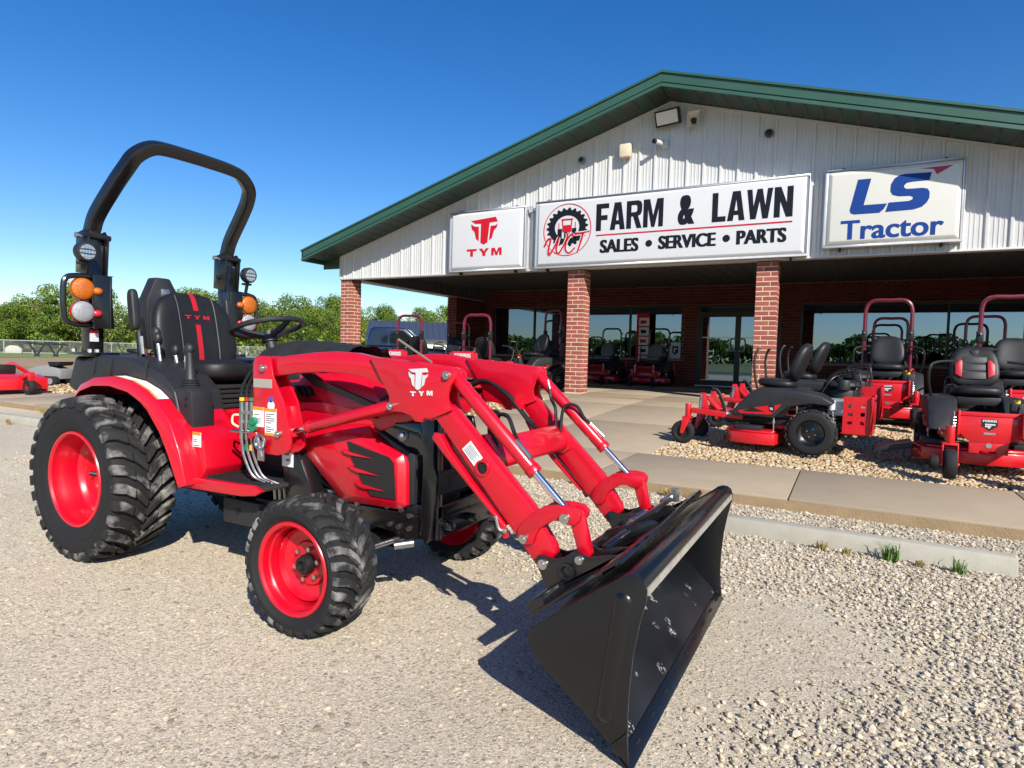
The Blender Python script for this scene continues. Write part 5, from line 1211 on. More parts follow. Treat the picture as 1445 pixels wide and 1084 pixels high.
# dash and steering wheel
G().loft([[(x, YC+y*w, z0+(zt-z0)*t) for y, t in ((-1, 0), (-1, .6), (-.8, .92), (0, 1), (.8, .92), (1, .6), (1, 0))] for x, w, z0, zt in ((-3.02, .16, .9, 1.22), (-2.98, .2, .9, 1.285), (-2.85, .23, .95, 1.30), (-2.70, .24, 1.0, 1.275), (-2.6, .24, 1.0, 1.2))]).build("dashboard", PLAST, tr, bevel=.01, smooth=50)
rows = []
random.seed(5)
for i in range(30):
    x = -3.03+i*.024; row = []; base = 1.255+.075*math.sin(min(1, i/9)*1.57)-.0018*max(0, i-14)
    for j in range(25):
        u = -1+2*j/24; w = .245+.02*math.sin(i*.8); wr = (.012*math.sin(i*2.1+j*.5)+.010*math.sin(i*3.7-j*.9)) if abs(u) > .55 else .004*math.sin(i*1.3+j)
        row.append((x+.006*math.sin(j*1.7), YC+u*w+wr*.6, base-.11*abs(u)**3.2+wr*.8))
    rows.append(row)
G().grid(rows).build("dash_cover", FABRIC, tr, smooth=60)
TW = Matrix.Translation((-3.15, YC, 1.405)) @ Matrix.Rotation(R(-15), 4, 'Y')
sw_ = G().ring((0, 0, 0), .205, .0165, 'z', 48, 10, None)
for v in sw_.b.verts: v.co = TW @ v.co
sw_ = sw_.build("steering_wheel", PLAST, tr); g = G()
for a in (.3, math.pi-.3, -math.pi/2):
    c, s = math.cos(a+math.pi/2), math.sin(a+math.pi/2)
    g.tube([TW @ Vector((.03*c, .03*s, -.05)), TW @ Vector((.11*c, .11*s, -.035)), TW @ Vector((.2*c, .2*s, 0))], [.022, .02, .014], 8)
g.cyl(TW @ Vector((0, 0, -.09)), TW @ Vector((0, 0, -.025)), .05, .04, 20); g.build("spoke", PLAST, sw_)
G().tube([TW @ Vector((0, 0, -.05)), (-3.08, YC, 1.2)], .035, 12).build("steering_column", PLAST, tr)
# hoses by the near post
for i, x in enumerate((-2.775, -2.752, -2.728)):
    y = 2.15+.012*i
    G().tube(spline([(x+.075, y+.06, 1.20), (x+.03, y+.02, 1.14), (x-.0, y, 1.06), (x, y, .995)], 6), .0085, 8).build("hose", HOSE, tr)
    q = G(); q.cyl((x, y, .995), (x, y, .90), .0125, n=12).cyl((x, y, .95), (x, y, .93), .016, n=8).cyl((x, y, .90), (x, y, .885), .016, n=6).cyl((x, y, .885), (x, y, .80), .011, n=12)
    q = q.build("quick_coupler", STEEL, tr)
    G().cyl((x, y, 1.0), (x, y, 1.018), .0135, n=10).build("coupler_cap", (YEL, REDV, GREEN_CAP)[i], q)
    G().tube(spline([(x, y, .80), (x+.015, y, .72), (x+.06, y+.02, .61), (x+.12, y+.05, .575), (x+.15, y+.08, .55), (x+.14, y+.1, .48)], 6), .008, 8).build("steel_line", STEEL, tr)
    G().box(x-.004, x+.012, y-.012, y-.008, .74, .77).build("line_tag", (REDV, GREEN_CAP, YEL)[i], tr, smooth=0)
G().cyl((-2.70, 2.15, .87), (-2.70, 2.19, .87), .028, n=14).cyl((-2.685, 2.14, .90), (-2.685, 2.17, .90), .02, n=12).build("dust_cap", GREEN_CAP, tr)
G().ring((-2.63, 2.145, .795), .036, .007, 'y', 24, 8).cyl((-2.66, 2.15, .83), (-2.62, 2.15, .72), .012, n=8).box(-2.65, -2.60, 2.146, 2.152, .70, .80).build("latch_handle", STEEL, tr)
G().cyl((-2.86, 2.15, .835), (-2.70, 2.15, .84), .008, n=8).build("detent_rod", STEEL, tr)
G().cyl((-2.69, 2.148, .825), (-2.69, 2.135, .825), .018, n=14).build("red_cap", REDV, tr)
G().tube(spline([(-2.80, 2.15, .86), (-2.835, 2.14, .88), (-2.83, 2.14, .92), (-2.79, 2.15, .925)], 5), .006, 6).build("cable", mat("cream_cable", (.7, .6, .42), .5), tr)
# boom hoses: along both booms and over the cross tube
for s in (0, 1):
    for k in (0, 1):
        g = G(); y = 2.275+.02*k
        g.tube(spline([(-1.95, y, 1.05), (-1.80, y, 1.12+.012*k), (-1.66, y, 1.08), (-1.56, y, .99), (-1.47, y, .90), (-1.36, y+.05, .86)], 8), .010, 8)
        if s: flipY(g, YC)
        g.build("boom_hose", HOSE, tr)
    for pts in ([(-1.33, 2.30, .90), (-1.345, 2.28, 1.0), (-1.385, 2.25, 1.05), (-1.40, 2.24, 1.10)], [(-1.31, 2.29, .88), (-1.30, 2.27, 1.01), (-1.24, 2.25, 1.02), (-1.20, 2.235, .96), (-1.175, 2.22, .93)]):
        g = G(); g.tube(spline(pts, 8), .009, 8)
        if s: flipY(g, YC)
        g.build("cylinder_hose", HOSE, tr)
    for a, b in (((-1.40, 2.24, 1.10), (-1.42, 2.225, 1.145)), ((-1.175, 2.21, .93), (-1.10, 2.20, .865))):
        g = G(); g.cyl(a, b, .010, n=10)
        if s: flipY(g, YC)
        g.build("hose_fitting", STEEL, tr)
    g = G(); g.box(-1.585, -1.535, 2.262, 2.30, .985, 1.035)
    if s: flipY(g, YC)
    g.build("hose_clamp", RED, tr, bevel=.004)
G().cyl((-1.602, 2.205, 1.235), (-1.79, 2.205, 1.335), .0055, n=8).build("level_rod", mat("brass_rod", (.45, .40, .27), .35, metal=.7), tr)

# roll bar, lamps
def rb(g):
    P = [(-4.18, 2.145, 1.88), (-4.18, 2.145, 1.98)]+spline([(-4.18, 2.145, 1.98), (-4.13, 2.15, 2.08), (-3.98, 2.17, 2.245), (-3.89, 2.19, 2.345), (-3.845, 2.22, 2.42), (-3.825, 2.30, 2.485), (-3.82, 2.40, 2.505), (-3.82, YC, 2.51)], 6)[1:]
    g.tube(P, .054, 4, caps=False, flat=(0, 1, 0), sx=1.)
g = G(); rb(g); g.build("roll_bar", BLACK, tr, bevel=.012, mirror=YC)
rp = mir(lambda g: (g.box(-4.225, -4.135, 2.10, 2.19, 1.20, 1.89), g.box(-4.05-.03, -4.03-.03, 2.09, 2.20, 1.37, 1.70), g.box(-4.15, -4.06, 2.185, 2.20, 1.37, 1.70)), "roll_bar_post", BLACK, tr, bevel=.008)
mir(lambda g: (g.prism([(-4.25, 1.72), (-4.12, 1.70), (-4.10, 1.93), (-4.14, 1.98), (-4.24, 1.96)], 2.083, 2.094, 'y'), g.prism([(-4.25, 1.72), (-4.12, 1.70), (-4.10, 1.93), (-4.14, 1.98), (-4.24, 1.96)], 2.196, 2.207, 'y')), "hinge_plate", BLACK, rp, bevel=.003)
for x, z in ((-4.22, 1.945), (-4.13, 1.94), (-4.18, 1.80)): mir(lambda g: g.cyl((x, 2.07, z), (x, 2.225, z), .018, n=10), "hinge_pin", ZINC if x < -4.2 else DARK, rp)
mir(lambda g: g.box(-4.33, -4.05, 2.07, 2.24, 1.205, 1.225), "base_flange", BLACK, rp, bevel=.004)
for x in (-4.29, -4.10, -4.02): mir(lambda g: g.cyl((x, 2.09, 1.225), (x, 2.09, 1.243), .016, n=6), "base_bolt", ZINC, rp, smooth=0)
G().box(-4.134, -4.128, 2.105, 2.155, 1.29, 1.36).build("reflector", SILV, rp[0], smooth=0)
G().box(-4.134, -4.126, 2.105, 2.155, 1.342, 1.36).build("reflector", REDLENS, rp[0], smooth=0)
def brk(g): g.tube([(-4.10, 2.19, 1.685)]+spline([(-4.10, 2.02, 1.685), (-4.10, 1.965, 1.67), (-4.10, 1.945, 1.62), (-4.10, 1.945, 1.46), (-4.10, 1.965, 1.405), (-4.10, 2.02, 1.39)], 5)+[(-4.10, 2.14, 1.39)], .0165, 10)
br = mir(brk, "lamp_guard", BLACK, tr)
def roundlamp(y, z, r, m, name, parent, rim_=PLAST):
    def b(g): g.lathe([(0, .020), (r*.5, .019), (r*.84, .014), (r*.95, .008), (r, .0), (r, -.006)], (-4.065, y, z), 'x', 32, close=False)
    o = mir(b, name, m, parent, smooth=50)
    mir(lambda g: g.lathe([(r*1.06, .004), (r*1.06, -.014), (r*.8, -.026), (0, -.028)], (-4.065, y, z), 'x', 32, close=False), "lamp_housing", rim_, o); return o
am = roundlamp(2.035, 1.605, .066, AMBER, "turn_lamp", tr, AMBER); cl = roundlamp(2.035, 1.468, .064, LENS, "marker_lamp", tr, REDLENS)
mir(lambda g: g.blob((-4.06, 2.115, 1.598), (.022, .03, .024), 2), "side_reflector", AMBER, am); mir(lambda g: g.blob((-4.06, 2.113, 1.462), (.018, .028, .022), 2), "side_reflector", REDLENS, cl)
# work lamps
for far in (0, 1):
    y, z, x = (2.035, 1.825, -4.04) if not far else (2*YC-2.045, 1.83, -4.06)
    w = empty("work_lamp"); w.parent = tr; ORG[w.name] = ORG[tr.name]
    G().lathe([(.045, .03), (.054, .028), (.058, .02), (.058, -.02), (.045, -.04), (0, -.045)], (x, y, z), 'x', 32, close=False).build("housing", PLAST, w)
    G().lathe([(0, .027), (.046, .027)], (x, y, z), 'x', 28, close=False).build("lens", LENS, w)
    g = G()
    for zz, yy in ((-.026, .0), (.026, .0), (0, 0)):
        for k in range(-2, 3):
            if abs(k*.017) < math.sqrt(.042**2-zz**2): g.box(x+.027, x+.03, y+k*.017-.007, y+k*.017+.007, z+zz-.009, z+zz+.009)
    g.build("led", CHROME, w, bevel=.003, seg=1)
    G().box(x+.0275, x+.0295, y-.045, y+.045, z+.0115, z+.0145).box(x+.0275, x+.0295, y-.045, y+.045, z-.0145, z-.0115).build("lens_divider", DARK, w, smooth=0)
    G().cyl((x-.01, y, z-.055), (x-.03, y, z-.10 if not far else z-.13), .012, n=8).box(x-.04, x+.0, y-.03, y+.03, z-.075, z-.06).build("stem", DARK, w)

# ------------------------------------------------------------------ zero turn mowers
MROPSB = BLACK
random.seed(4)
DRYM = mat("mower_engine_grey", (.40, .41, .42), .4, metal=.6, noise=.3, nscale=20)
def mower_tyre(g, c, r, w, rr):
    h = w/2; g.lathe([(rr, -h*.8), (rr+.01, -h), (r*.8, -h*1.04), (r*.93, -h*.95), (r*.985, -h*.7), (r, 0), (r*.985, h*.7), (r*.93, h*.95), (r*.8, h*1.04), (rr+.01, h), (rr, h*.8)], c, 'y', 40, close=False)
def make_mower(loc, yaw, label, seatm=VINYL, rops=None, ropsm=ROPSRED, front=False, accents=False, guard=True, decktext=None, levers='side', scale=1.):
    m = empty("mower", loc, yaw, label, "mower", "zero turn mowers displayed in front of the shop"); m.scale = (scale,)*3
    def part(g, name, mm, parent=m, **kw): return g.build(name, mm, parent, **kw)
    # frame
    g = G()
    for s in (-1, 1): g.box(-.3, 1.05, s*.25-.03, s*.25+.03, .33, .41)
    g.box(-.34, -.26, -.3, .3, .33, .42).box(.2, .9, -.25, .25, .36, .40); part(g, "frame", DARK, bevel=.006)
    for s in (-1, 1):
        g = G(); g.prism([(.8, .37), (1.45, .41), (1.45, .48), (.8, .44)], s*.34-.035, s*.34+.035, 'y'); g.box(1.02, 1.08, min(0, s*.34), max(0, s*.34), .37, .43)
        g.cyl((1.5, s*.34, .36), (1.5, s*.34, .53), .04, n=16); a = part(g, "front_arm", MRED, bevel=.006)
        c = empty("caster_wheel"); c.parent = m
        g = G(); mower_tyre(g, (1.56, s*.34, .15), .152, .10, .075); part(g, "tyre", RUB, c, smooth=50)
        G().lathe([(.0, -.03), (.076, -.03), (.076, .03), (0, .03)], (1.56, s*.34, .15), 'y', 20, close=False).build("rim", DARK, c)
        g = G()
        for q in (-1, 1): g.prism([(1.545, .125), (1.585, .135), (1.56, .34), (1.49, .36), (1.45, .34)], s*.34+q*.062-.006, s*.34+q*.062+.006, 'y'); g.cyl((1.562, s*.34+q*.055, .15), (1.562, s*.34+q*.078, .15), .018, n=8)
        g.box(1.45, 1.56, s*.34-.068, s*.34+.068, .335, .36); part(g, "fork", MRED, c, bevel=.004)
        # shock with spring
        g = G(); p0, p1 = Vector((1.36, s*.31, .40)), Vector((1.34, s*.30, .66)); pts = []
        for i in range(57):
            t = i/56; an = t*7*6.283; pts.append(p0.lerp(p1, .12+.76*t)+Vector((.024*math.cos(an), .024*math.sin(an), 0)))
        g.tube(pts, .006, 5).cyl(p0, p1, .012, n=8); part(g, "shock", STEEL)
        g = G(); g.prism([(1.24, .43), (1.38, .43), (1.37, .68), (1.30, .68)], s*.26-.01, s*.26+.01, 'y'); part(g, "shock_bracket", MRED, bevel=.004)
        # rear wheel
        w = empty("rear_wheel"); w.parent = m
        g = G(); mower_tyre(g, (0, s*.39, .28), .272, .22, .15); part(g, "tyre", RUB, w, smooth=50)
        g = G()
        for i in range(26):
            for k in (-1, 0, 1):
                an = (i+.5*(k == 0))*6.283/26; T_ = Matrix.Translation((0, s*.39+k*.072, .28)) @ Matrix.Rotation(an, 4, 'Y') @ Matrix.Translation((0, 0, .272)); g.box(-.019, .019, -.03, .03, -.012, .010 if k == 0 else .004, T_)
        part(g, "tread_block", LUG, w, smooth=0)
        g = G(); g.lathe([(.155, .10), (.15, .108), (.142, .10), (.135, .04), (.11, .025), (.06, .035), (0, .04), (0, -.02), (.155, -.08)], (0, s*.39, .28), 'y', 32, close=False, sgn=s); part(g, "rim", BLACK, w)
        g = G()
        for i in range(4): an = i*1.57+.4; g.cyl((.05*math.cos(an), s*.42, .28+.05*math.sin(an)), (.05*math.cos(an), s*.44, .28+.05*math.sin(an)), .009, n=6)
        part(g, "lug_nut", ZINC, w, smooth=0)
        # fender pod
        g = G(); lo = [(.95, .43), (.70, .43), (.42, .42), (.34, .50), (.26, .58), (.0, .635), (-.2, .62), (-.24, .66), (-.1, .74), (.15, .79), (.60, .785), (.70, .74), (.86, .56)]
        g.loft([[(x, s*.20, z+.01) for x, z in lo], [(x, s*.40, z) for x, z in lo], [(x*.97+.01, s*.475, z*.93+.035) for x, z in lo]])
        pod = part(g, "fender_pod", PLAST, bevel=.018, seg=3, smooth=45)
        g = G(); g.prism([(.84, .49), (.60, .555), (.33, .60), (.40, .52), (.45, .47), (.8, .465)], s*.462, s*.480, 'y'); part(g, "decal", MRED, pod, smooth=0)
        g = G(); g.prism([(.80, .487), (.66, .545), (.52, .50), (.72, .49)], s*.470, s*.4835, 'y'); part(g, "decal_stripe", STRIPE, pod, smooth=0)
        g = G(); g.prism([(.475, .58), (.415, .585), (.405, .52), (.43, .50), (.465, .515)], s*.470, s*.4845, 'y'); part(g, "badge", STRIPE, pod, smooth=0)
        g = G(); g.prism([(.462, .555), (.43, .555), (.43, .545), (.462, .545)], s*.470, s*.486, 'y').prism([(.46, .54), (.425, .54), (.43, .525), (.455, .53)], s*.470, s*.486, 'y'); part(g, "badge_mark", SIGNW, pod, smooth=0)
        # rear shock
        g = G(); p0, p1 = Vector((-.24, s*.36, .30)), Vector((-.20, s*.34, .62)); pts = [p0.lerp(p1, .12+.76*i/56)+Vector((.028*math.cos(i*.78), .028*math.sin(i*.78), 0)) for i in range(57)]
        g.tube(pts, .007, 5).cyl(p0, p1, .013, n=8); part(g, "rear_shock", STEEL)
        # levers
        P = [(.62, s*.33, .70), (.67, s*.36, .9), (.69, s*.36, 1.13), (.66, s*.34, 1.26), (.63, s*.32, 1.28)] if levers == 'up' else [(.50, s*.40, .70), (.62, s*.46, .92), (.66, s*.46, 1.10), (.60, s*.40, 1.16), (.56, s*.24, 1.18)]
        part(G().tube(spline(P, 5), .0155, 8), "control_lever", DARK)
        P = P[1:]
    # deck
    out = [(1.02, -.30), (1.06, 0), (1.02, .30), (.90, .52), (.66, .60), (.38, .56), (.34, .2), (.34, -.2), (.38, -.56), (.66, -.60), (.90, -.52)]
    g = G(); g.prism(out, .10, .235, 'z'); g.prism([(x*.9+.07, y*.9) for x, y in out], .235, .262, 'z'); dk = part(g, "mower_deck", MRED, bevel=.012)
    for y in (-.4, .4): part(G().box(.55, .85, y-.11, y+.11, .262, .32), "spindle_cover", PLAST, dk, bevel=.01)
    part(G().cyl((.68, 0, .262), (.68, 0, .33), .05, n=12), "spindle", PLAST, dk)
    for y in (-.42, .42):
        g = G(); g.lathe([(.0, -.035), (.07, -.035), (.078, 0), (.07, .035), (0, .035)], (1.12, y, .105), 'y', 20, close=False); g.box(1.0, 1.12, y-.02, y+.02, .10, .16); part(g, "anti_scalp_wheel", RUB, dk)
    g = G(); g.prism([(.45, .1), (.85, .1), (.85, .26), (.45, .26)], -.9, -.61, 'y'); g2 = G(); g2.loft([[(.46, -.60, .27), (.88, -.60, .27), (.88, -.60, .20), (.46, -.60, .20)], [(.50, -.96, .17), (.86, -.96, .17), (.86, -.96, .12), (.50, -.96, .12)]]); g.b.free(); part(g2, "discharge_chute", PLAST, dk, bevel=.004)
    # foot platform and front panel
    g = G(); g.prism([(1.0, .42), (1.16, .45), (1.30, .60), (1.29, .63), (1.14, .48), (.99, .45)], -.22, .22, 'y'); ft = part(g, "foot_platform", MRED, bevel=.006)
    g = G()
    for i in range(5): y = -.17+i*.075; g.prism([(1.165, .475), (1.285, .613), (1.28, .62), (1.155, .48)], y, y+.04, 'y')
    part(g, "tread_pad", RUB, ft, smooth=0)
    g = G(); g.tube(spline([(1.05, .24, .45), (1.10, .25, .62), (1.16, .25, .72), (1.22, .25, .74)], 5), .022, 6, sx=.4); part(g, "deck_pedal", DARK)
    # seat
    def pd(cx, cy, cz, hx, hy, hz, rot, name, mm, p=3.2, taper=0., bow=0.): return pad(cx, cy, cz, hx, hy, hz, rot, name, mm, p, taper, 14, bow, m)
    pd(.46, 0, .845, .23, .235, .062, R(-4), "seat_cushion", seatm)
    bk_ = pd(.19, 0, 1.115, .07, .245, .25, R(-19), "seat_backrest", seatm, 3.0, .18, bow=.04)
    if accents:
        TB = Matrix.Translation((.20, 0, 1.10)) @ Matrix.Rotation(R(-19), 4, 'Y')
        for s in (-1, 1):
            g = G(); q = [(s*.12, -.14), (s*.185, -.10), (s*.185, .02), (s*.14, .08), (s*.115, .06)]
            g.loft([[TB @ Vector((.060+d, y, z)) for y, z in q] for d in (0, .034)]); part(g, "red_bolster", REDV, bk_, bevel=.006)
        for z0, z1 in ((-.15, -.06), (-.05, .03), (.04, .12)):
            g = G(); q = [(-.115, z0), (.115, z0), (.115, z1), (-.115, z1)]; g.loft([[TB @ Vector((.05+d, y, z)) for y, z in q] for d in (0, .024)]); part(g, "quilt_panel", mat("seat_insert_vinyl", (.028, .028, .03), .5, bump=.2, bscale=200) if "seat_insert_vinyl" not in MATS else MATS["seat_insert_vinyl"], bk_, bevel=.008)
        g = G(); q = [(-.04, .20), (.04, .20), (.035, .155), (0, .14), (-.035, .155)]; g.loft([[TB @ Vector((.048+d, y, z)) for y, z in q] for d in (0, .018)]); part(g, "badge", DARK, bk_, bevel=.003)
    g = G(); g.box(.28, .64, -.2, .2, .70, .79); part(g, "seat_base", DARK, bevel=.01)
    # engine
    g = G(); g.box(-.46, -.08, -.17, .17, .44, .62).cyl((-.28, 0, .62), (-.28, 0, .80), .19, n=28).cyl((-.28, 0, .80), (-.28, 0, .84), .14, n=24); en = part(g, "engine", DARK, bevel=.012)
    g = G(); g.box(-.40, -.16, .17, .29, .50, .70).box(-.40, -.16, -.29, -.17, .50, .70).box(-.52, -.45, -.15, .15, .46, .6)
    for i in range(5): g.box(-.41, -.15, .172, .30, .52+i*.036, .534+i*.036); g.box(-.41, -.15, -.30, -.172, .52+i*.036, .534+i*.036)
    part(g, "cylinder_head", DRYM, en, smooth=0)
    g = G(); g.lathe([(.20, .835), (.215, .85), (.21, .885), (.17, .90), (.06, .905), (0, .905)], (-.28, 0, 0), 'z', 32, close=False); part(g, "fan_shroud", PLAST, en)
    g = G()
    for i in range(5): g.ring((-.28, 0, .907), .05+.026*i, .004, 'z', 28, 5)
    part(g, "fan_screen", DARK, en)
    g = G()
    for k, (y, z, h) in enumerate(((.20, .72, .98), (.10, .80, .99), (-.1, .78, 1.0), (-.2, .7, .96), (.0, .8, 1.02))):
        g.tube(spline([(-.50+.03*k, y, z), (-.46, y*.9, h), (-.34, y*.4, h+.03), (-.18, -y*.6, h-.02), (-.05, -y*.9, z+.02)], 5), .0075, 5)
    part(g, "engine_wire", HOSE, en)
    for s in (-1, 1):
        part(G().box(-.14, .08, s*.20-.05, s*.20+.05, .40, .58).cyl((-.03, s*.2, .58), (-.03, s*.2, .64), .05, n=14), "drive_pump", DARK, bevel=.008)
        part(G().cyl((-.20, s*.33, .56), (-.20, s*.33, .66), .035, n=16).cyl((-.20, s*.33, .66), (-.20, s*.33, .675), .038, n=16), "oil_filter", SIGNW if s > 0 else DARK)
        part(G().box(.92, 1.0, s*.375, s*.379, .425, .455), "decal", SIGNW, smooth=0)
        part(G().cyl((.42, s*.42, .26), (.42, s*.42, .44), .008, n=8).cyl((.42, s*.42, .36), (.42, s*.42, .40), .016, n=8), "hanger_rod", ZINC)
    g = G(); g.cyl((-.30, .16, .80), (-.30, .16, .92), .075, n=20).box(-.22, -.06, -.22, -.04, .74, .86).tube(spline([(-.3, .16, .9), (-.2, .05, .96), (-.1, -.05, .9), (-.02, -.15, .74)], 5), .018, 6); part(g, "air_cleaner", PLAST, en, bevel=.01)
    g = G(); g.tube(spline([(-.45, -.2, .5), (-.55, -.2, .55), (-.55, .2, .55), (-.45, .22, .5)], 5), .035, 10); part(g, "muffler", DARK, en)
    # slotted rear guard plates
    for s in (-1, 1):
        g = G(); W_ = .24
        for z0, z1 in ((.30, .41), (.44, .51), (.54, .61), (.64, .74)): g.prism([(-.32, z0), (-.60, z0+.02 if z0 > .31 else z0), (-.60, z1), (-.32, z1-.01 if z1 > .6 else z1)], s*.36-.006, s*.36+.006, 'y')
        for x0, x1 in ((-.37, -.32), (-.50, -.42), (-.60, -.545)): g.box(x0, x1, s*.36-.007, s*.36+.007, .30, .71)
        part(g, "rear_guard", MRED, smooth=0)
    g = G(); g.box(-.63, -.60, -.40, .40, .30, .40).box(-.63, -.60, -.40, -.32, .40, .74).box(-.63, -.60, .32, .40, .40, .74).box(-.60, -.30, -.36, .36, .29, .315); part(g, "rear_bumper", MRED, bevel=.006)
    if guard:
        g = G(); g.box(-.66, -.63, -.27, .27, .86, 1.03).box(-.65, -.60, -.33, -.26, .70, 1.0).box(-.65, -.60, .26, .33, .70, 1.0); hd = part(g, "name_guard", MRED, bevel=.008)
        place_mesh("lettering", text_mesh("FERRIS", .40, .085, .003, .05), SIGNW, hd, (-.662, 0, .945), (0, -1, 0), (0, 0, 1))
        g = G(); g.tube(spline([(-.5, -.3, .8), (-.52, -.2, 1.08), (-.5, 0, 1.12), (-.45, .2, 1.08), (-.4, .3, .85)], 5), .013, 6).tube(spline([(-.5, -.1, .85), (-.4, -.15, 1.1), (-.3, -.2, .95)], 5), .011, 6); part(g, "hose", HOSE)
    if front:
        y_ = .30 if front != 'low' else .27
        g = G(); g.prism([(-y_, .62), (y_, .62), (y_+.02, .52), (.20, .40), (.15, .36), (-.15, .36), (-.20, .40), (-y_-.02, .52)], 1.285, 1.31, 'x'); fp = part(g, "front_panel", MRED, bevel=.006)
        g = G(); g.prism([(-.16, .36), (.16, .36), (.16, .25), (.07, .25), (.07, .28), (-.07, .28), (-.07, .25), (-.16, .25)], 1.28, 1.315, 'x').box(1.22, 1.30, -y_, y_, .625, .665); part(g, "front_plate", MRED, fp, bevel=.004)
        g = G(); g.prism([(-.065, .60), (.065, .60), (.065, .53), (0, .485), (-.065, .53)], 1.309, 1.314, 'x'); part(g, "badge", STRIPE, fp, smooth=0)
        g = G(); g.prism([(-.038, .555), (.045, .555), (.045, .54), (-.038, .54)], 1.313, 1.317, 'x').prism([(-.038, .535), (.015, .535), (.0, .51), (-.012, .505), (-.012, .52), (-.038, .52)], 1.313, 1.317, 'x'); part(g, "badge_mark", SIGNW, fp, smooth=0)
        place_mesh("lettering", text_mesh("FERRIS", .115, .022, .003, .05), SIGNW, fp, (1.313, 0, .583), (0, 1, 0), (0, 0, 1))
        place_mesh("lettering", text_mesh("300S", .105, .022, .003, .05, .2), DRYM, fp, (1.311, 0, .455), (0, 1, 0), (0, 0, 1))
        G().lathe([(0, .005), (.025, .005), (.025, 0)], (1.315, 0, .335), 'x', 16, close=False).build("cap", ZINC, fp)
        g = G(); g.box(1.02, 1.10, .20, .34, .55, .76); part(g, "control_box", PLAST, bevel=.01)
        part(G().cyl((1.06, .25, .76), (1.06, .25, .79), .03, n=12), "fuel_cap", YEL); part(G().tube(spline([(1.06, .31, .74), (1.07, .32, .82), (1.10, .30, .84), (1.12, .28, .81)], 4), .009, 6), "choke_lever", REDV)
    if decktext:
        G().box(1.055, 1.075, -.42, .42, .30, .46).build("front_bar", MRED, m, bevel=.006)
        place_mesh("lettering", text_mesh(decktext, .50, .07, .003, .06, .2), SIGNW, m, (1.077, 0, .39), (0, 1, 0), (0, 0, 1))
    if rops:
        w = .33; P = [(-.12, -w, .45), (-.12, -w, rops-.17)]+spline([(-.12, -w, rops-.17), (-.12, -w+.035, rops-.06), (-.12, -w+.13, rops), (-.12, 0, rops)], 5)[1:]
        g = G(); g.tube(P, .030, 8, caps=False); r = g.build("roll_bar", ropsm, m, mirror=0.)
        for s in (-1, 1):
            G().box(-.165, -.085, s*w-.04, s*w+.04, 1.28, 1.46).build("hinge", DARK, r, bevel=.01); G().cyl((-.18, s*w, 1.42), (-.05, s*w, 1.42), .014, n=8).build("hinge_pin", ZINC, r)
            g = G(); g.tube(spline([(-.14, s*w, 1.2), (-.09, s*(w-.05), 1.05), (0, s*(w-.06), .92), (.2, s*.27, .86)], 5), .012, 6, sx=2.); g.build("seat_belt", FABRIC, m)
    return m
def setup(o, loc, yaw, label):
    o.location = loc; o.rotation_euler = (0, 0, yaw); o['label'] = label; return o
def gz(y): return padz(y)
A_m = make_mower((-.32, 8.56, gz(8.5)-.01), R(176), "black and red mower without roll bar nearest the sidewalk, seen from its side", guard=False, levers='up')
setup(copy_tree(A_m), (-.17, 10.16, gz(10.1)-.01), R(176), "black and red mower without roll bar standing just behind the nearest side-on one")
D_m = make_mower((1.27, 8.98, gz(8.5)-.01), R(-90), "mower facing the sidewalk with red panels beside its black seat and badge FERRIS on front", front=True, accents=True, guard=False)
C_m = make_mower((.58, 12.5, gz(12)), R(-91), "mower with maroon roll bar facing out between the side-on mowers and the red seat mower", rops=1.95, front='low', guard=False, scale=1.06)
setup(copy_tree(C_m), (2.12, 11.7, gz(11)), R(-88), "mower with maroon roll bar parked behind the mower with red seat panels")
setup(copy_tree(C_m), (3.6, 12.2, gz(11.5)), R(-90), "mower with maroon roll bar at the far end of the pebble bed")
setup(copy_tree(C_m), (-6.95, 14.75, gz(14)), R(-118), "dark mower with roll bar parked left of the middle brick pillar")
def recolour(o, m):
    for ch in o.children:
        if ch.name.split('.')[0] == 'roll_bar': ch.data = ch.data.copy(); ch.data.materials[0] = m
    o.scale = (.98,)*3; return o
setup(recolour(copy_tree(C_m), ROPSRED), (.80, 16.0, gz(15)), R(-90), "mower with maroon roll bar under the porch directly behind the front facing one")
setup(recolour(copy_tree(C_m), BLACK), (.86, 18.7, gz(15)), R(-90), "black roll bar mower standing last in its row before the big window")
setup(recolour(copy_tree(C_m), ROPSRED), (2.42, 15.5, gz(15)), R(-88), "mower with maroon roll bar under the porch at the right of the big window")
setup(recolour(copy_tree(C_m), BLACK), (2.55, 18.2, gz(15)), R(-92), "black roll bar mower near the glass at the right end of the porch")
setup(recolour(copy_tree(C_m), BLACK), (-7.75, 16.6, gz(15)), R(-100), "black roll bar mower under the porch behind the one by the middle pillar")
G_m = make_mower((-8.72, 11.25, gz(11)), R(90), "mower seen from behind with red FERRIS guard before the dark pickup", rops=1.80)
setup(copy_tree(G_m), (-6.93, 11.25, gz(11)), R(90), "mower seen from behind with red FERRIS guard in front of the brick wing wall")
setup(copy_tree(G_m), (-10.4, 15.6, gz(15)), R(-80), "mower with roll bar deep under the porch near the left window")
setup(copy_tree(G_m), (-17.6, 10.6, gz(10)), R(200), "mower at far left half hidden behind the rear of the tractor")
E_m = make_mower((-5.5, 20.1, ZF), R(-92), "grey seated red mower lettered ENCORE right before the window near the door", GVINYL, rops=1.85, ropsm=BLACK, guard=False, decktext="ENCORE", levers='up')
setup(copy_tree(E_m), (-7.15, 20.1, ZF), R(-91), "grey seated red mower half hidden by the middle brick pillar")

